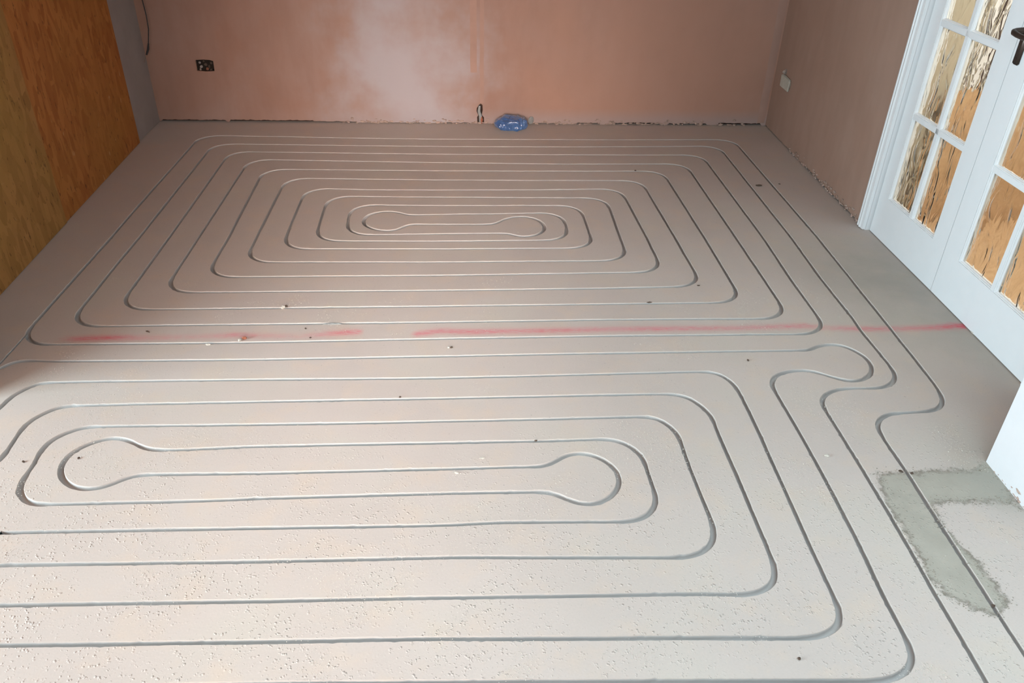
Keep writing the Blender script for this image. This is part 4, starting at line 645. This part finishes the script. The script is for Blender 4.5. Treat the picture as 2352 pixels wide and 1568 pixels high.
# ---------------------------------------------------------------- loose bits on the floor
BITS = [
('dirt_clump', 1.6525, 4.308, 0.038, 0.018, 0.009, 'd', 'dark dirt clump on the far floor, between the two outermost grooves on the right'),
('dirt_clump', 1.7837, 4.3352, 0.012, 0.01, 0.005, 'd', 'tiny dark speck right of the outermost groove, beside the large dark clump'),
('screed_chip', -0.7862, 2.9543, 0.018, 0.014, 0.012, 'p', 'pale chip on the groove above the left part of the red line'),
('dirt_clump', -0.7756, 2.9649, 0.014, 0.011, 0.01, 'd', 'dark crumb touching the pale chip on the groove above the red line'),
('brick_chip', -0.8921, 2.7169, 0.02, 0.012, 0.014, 'r', 'reddish brick chip on the left part of the red line'),
('screed_chip', -0.9078, 2.7045, 0.018, 0.012, 0.011, 'p', 'cream chip just left of the reddish brick chip'),
('screed_chip', -1.0234, 2.6779, 0.02, 0.009, 0.007, 'p', 'pale flake in front of the groove below the left end of the red line'),
('dirt_sliver', -1.2857, 2.7758, 0.008, 0.02, 0.005, 'd', 'small dark sliver just above the left end of the red line'),
('screed_chip', -0.0902, 2.6446, 0.01, 0.009, 0.008, 'p', 'pale crumb on the floor below the middle gap in the red line'),
('dirt_clump', -0.0783, 2.6444, 0.011, 0.009, 0.008, 'd', 'dark crumb beside the pale crumb below the red line'),
('dirt_clump', 1.0707, 2.541, 0.012, 0.009, 0.005, 'd', 'dark spot with scratches, left of the big hooked bend'),
('dirt_pellet', 0.8123, 1.2253, 0.008, 0.008, 0.007, 'd', 'single round dark pellet on the pale floor at the bottom of the picture'),
('dirt_pellet', -1.2551, 2.0195, 0.009, 0.007, 0.006, 'd', 'dark grain inside the left keyhole loop of the near spiral'),
('dirt_pellet', -1.4209, 2.0064, 0.01, 0.007, 0.006, 'd', 'dark grain left of the near spiral close to the left edge'),
('screed_chip', 1.1706, 1.9819, 0.018, 0.011, 0.006, 'p', 'small pale chip between the grooves left of the grey mortar patch'),
('screed_chip', 2.0714, 2.7245, 0.022, 0.016, 0.012, 'p', 'pale stone at the door foot by the right end of the red line'),
('screed_chip', 0.033, 1.9948, 0.018, 0.009, 0.004, 'p', 'flat chip above the keyhole groove in the middle of the near spiral'),
('screed_chip', -0.0495, 1.926, 0.016, 0.009, 0.005, 'p', 'rough flake between the two keyhole grooves of the near spiral'),
('dirt_clump', 1.0198, 3.1372, 0.014, 0.007, 0.004, 'd', 'dark fleck outside the groove corner, right of centre'),
('dirt_clump', 0.7683, 2.9882, 0.026, 0.007, 0.005, 'd', 'dark lump sitting on a straight groove above the red line on the right'),
('dirt_pellet', -0.6672, 2.7918, 0.009, 0.007, 0.005, 'd', 'dark speck above the red line, left of the grey smear'),
('dirt_pellet', -0.6371, 2.7234, 0.009, 0.007, 0.005, 'd', 'dark speck below the red line, left of the short red dash'),
('dirt_pellet', 0.2132, 2.0763, 0.011, 0.006, 0.006, 'd', 'dark bit stuck in the groove above the right keyhole loop'),
('dirt_pellet', -0.2559, 2.3254, 0.008, 0.008, 0.006, 'd', 'dark bit on the groove left of centre in the near half'),
('dirt_pellet', 0.9785, 4.5383, 0.014, 0.012, 0.005, 'd', 'dark speck on the far floor, near the top right groove corner'),
('dirt_clump', 1.3844, 1.9011, 0.016, 0.01, 0.004, 'd', 'black crumb at the groove edge where the grey mortar patch begins'),
('dirt_clump', 1.4164, 1.8921, 0.012, 0.01, 0.004, 'd', 'black crumb at the right side of the groove at the mortar patch edge'),
('mortar_smear', -0.5626, 2.8273, 0.075, 0.012, 0.005, 'g', 'grey mortar smear along the groove above the short red dash'),
('dirt_pellet', 1.3951, 1.3711, 0.01, 0.008, 0.004, 'd', 'black speck on the groove at the lower end of the grey mortar patch'),
('screed_chip', 0.2375, 3.6938, 0.012, 0.008, 0.003, 'p', 'small pale fleck by the far right keyhole loop')]
for i, (kind, x, y, sx, sy, sz, mt, label) in enumerate(BITS):
    o = lump(kind, (x, y, -0.0005), (sx, sy, sz), {'p': CRUMB, 'd': DCRUMB, 'r': RCRUMB, 'g': GREYMORT}[mt], i + 1, None, 0.45, 2)
    if abs(sx / sy) > 1.6: o.rotation_euler = (0, 0, 0.12 * math.sin(i * 2.1))
    tag(o, label, 'debris')
# uncountable screed dust and grains, denser towards the camera
def grains(n):
    base = [(1, 0, 0), (-0.5, 0.8, 0), (-0.5, -0.8, 0), (0.1, 0.1, 0.9)]
    V = []; F = []; k = 0
    while k < n:
        x = random.uniform(-1.6, 1.68); y = 1.03 + (random.random() ** 1.7) * 2.2
        cl = noise.noise(Vector((x * 4.2, y * 4.2, 0.3))) + 0.6 * noise.noise(Vector((x * 11, y * 11, 4.3)))
        if cl < 0.16 + random.random() * 0.25: continue
        s = random.uniform(0.0007, 0.0021) * (1.6 if random.random() < 0.05 else 1); a = random.random() * 6.28; c, si = math.cos(a), math.sin(a); m0 = len(V)
        e = random.uniform(0.5, 1.0)
        for bx, by, bz in base: V.append((x + s * (bx * c - by * si * e), y + s * (bx * si + by * c * e), 0.0001 + bz * s * random.uniform(0.5, 0.9)))
        F += [(m0, m0 + 1, m0 + 3), (m0 + 1, m0 + 2, m0 + 3), (m0 + 2, m0, m0 + 3)]; k += 1
    me = bpy.data.meshes.new('screed_grains'); me.from_pydata(V, [], F)
    o = link('screed_grains', me, CRUMB); o['kind'] = 'stuff'
    tag(o, 'fine screed grains scattered over the near half of the floor', 'grains')
grains(15000)
# crumbly dark rim of the repaired mortar patch
def rim():
    base = [(1, 0, 0), (-0.5, 0.8, 0), (-0.5, -0.8, 0), (0.1, 0.1, 0.9)]
    V = []; F = []; poly = np.array(PATCH); k = 0
    while k < 900:
        i = random.randrange(len(poly)); a, c = poly[i], poly[(i + 1) % len(poly)]
        if random.random() > math.hypot(*(c - a)) / 0.2: continue
        p = a + (c - a) * random.random(); x = p[0] + random.gauss(0, 0.012); y = p[1] + random.gauss(0, 0.010)
        if x > 1.685 and y < 1.94: continue
        s = random.uniform(0.0010, 0.0034); th = random.random() * 6.28; co, si = math.cos(th), math.sin(th); m0 = len(V)
        for bx, by, bz in base: V.append((x + s * (bx * co - by * si), y + s * (bx * si + by * co), 0.0001 + bz * s * 0.6))
        F += [(m0, m0 + 1, m0 + 3), (m0 + 1, m0 + 2, m0 + 3), (m0 + 2, m0, m0 + 3)]; k += 1
    me = bpy.data.meshes.new('mortar_crumbs'); me.from_pydata(V, [], F)
    o = link('mortar_crumbs', me, simple('patch_crumb', (0.30, 0.27, 0.22), 0.95, 0.1, 0.3, 300), floor); o['kind'] = 'stuff'
rim()
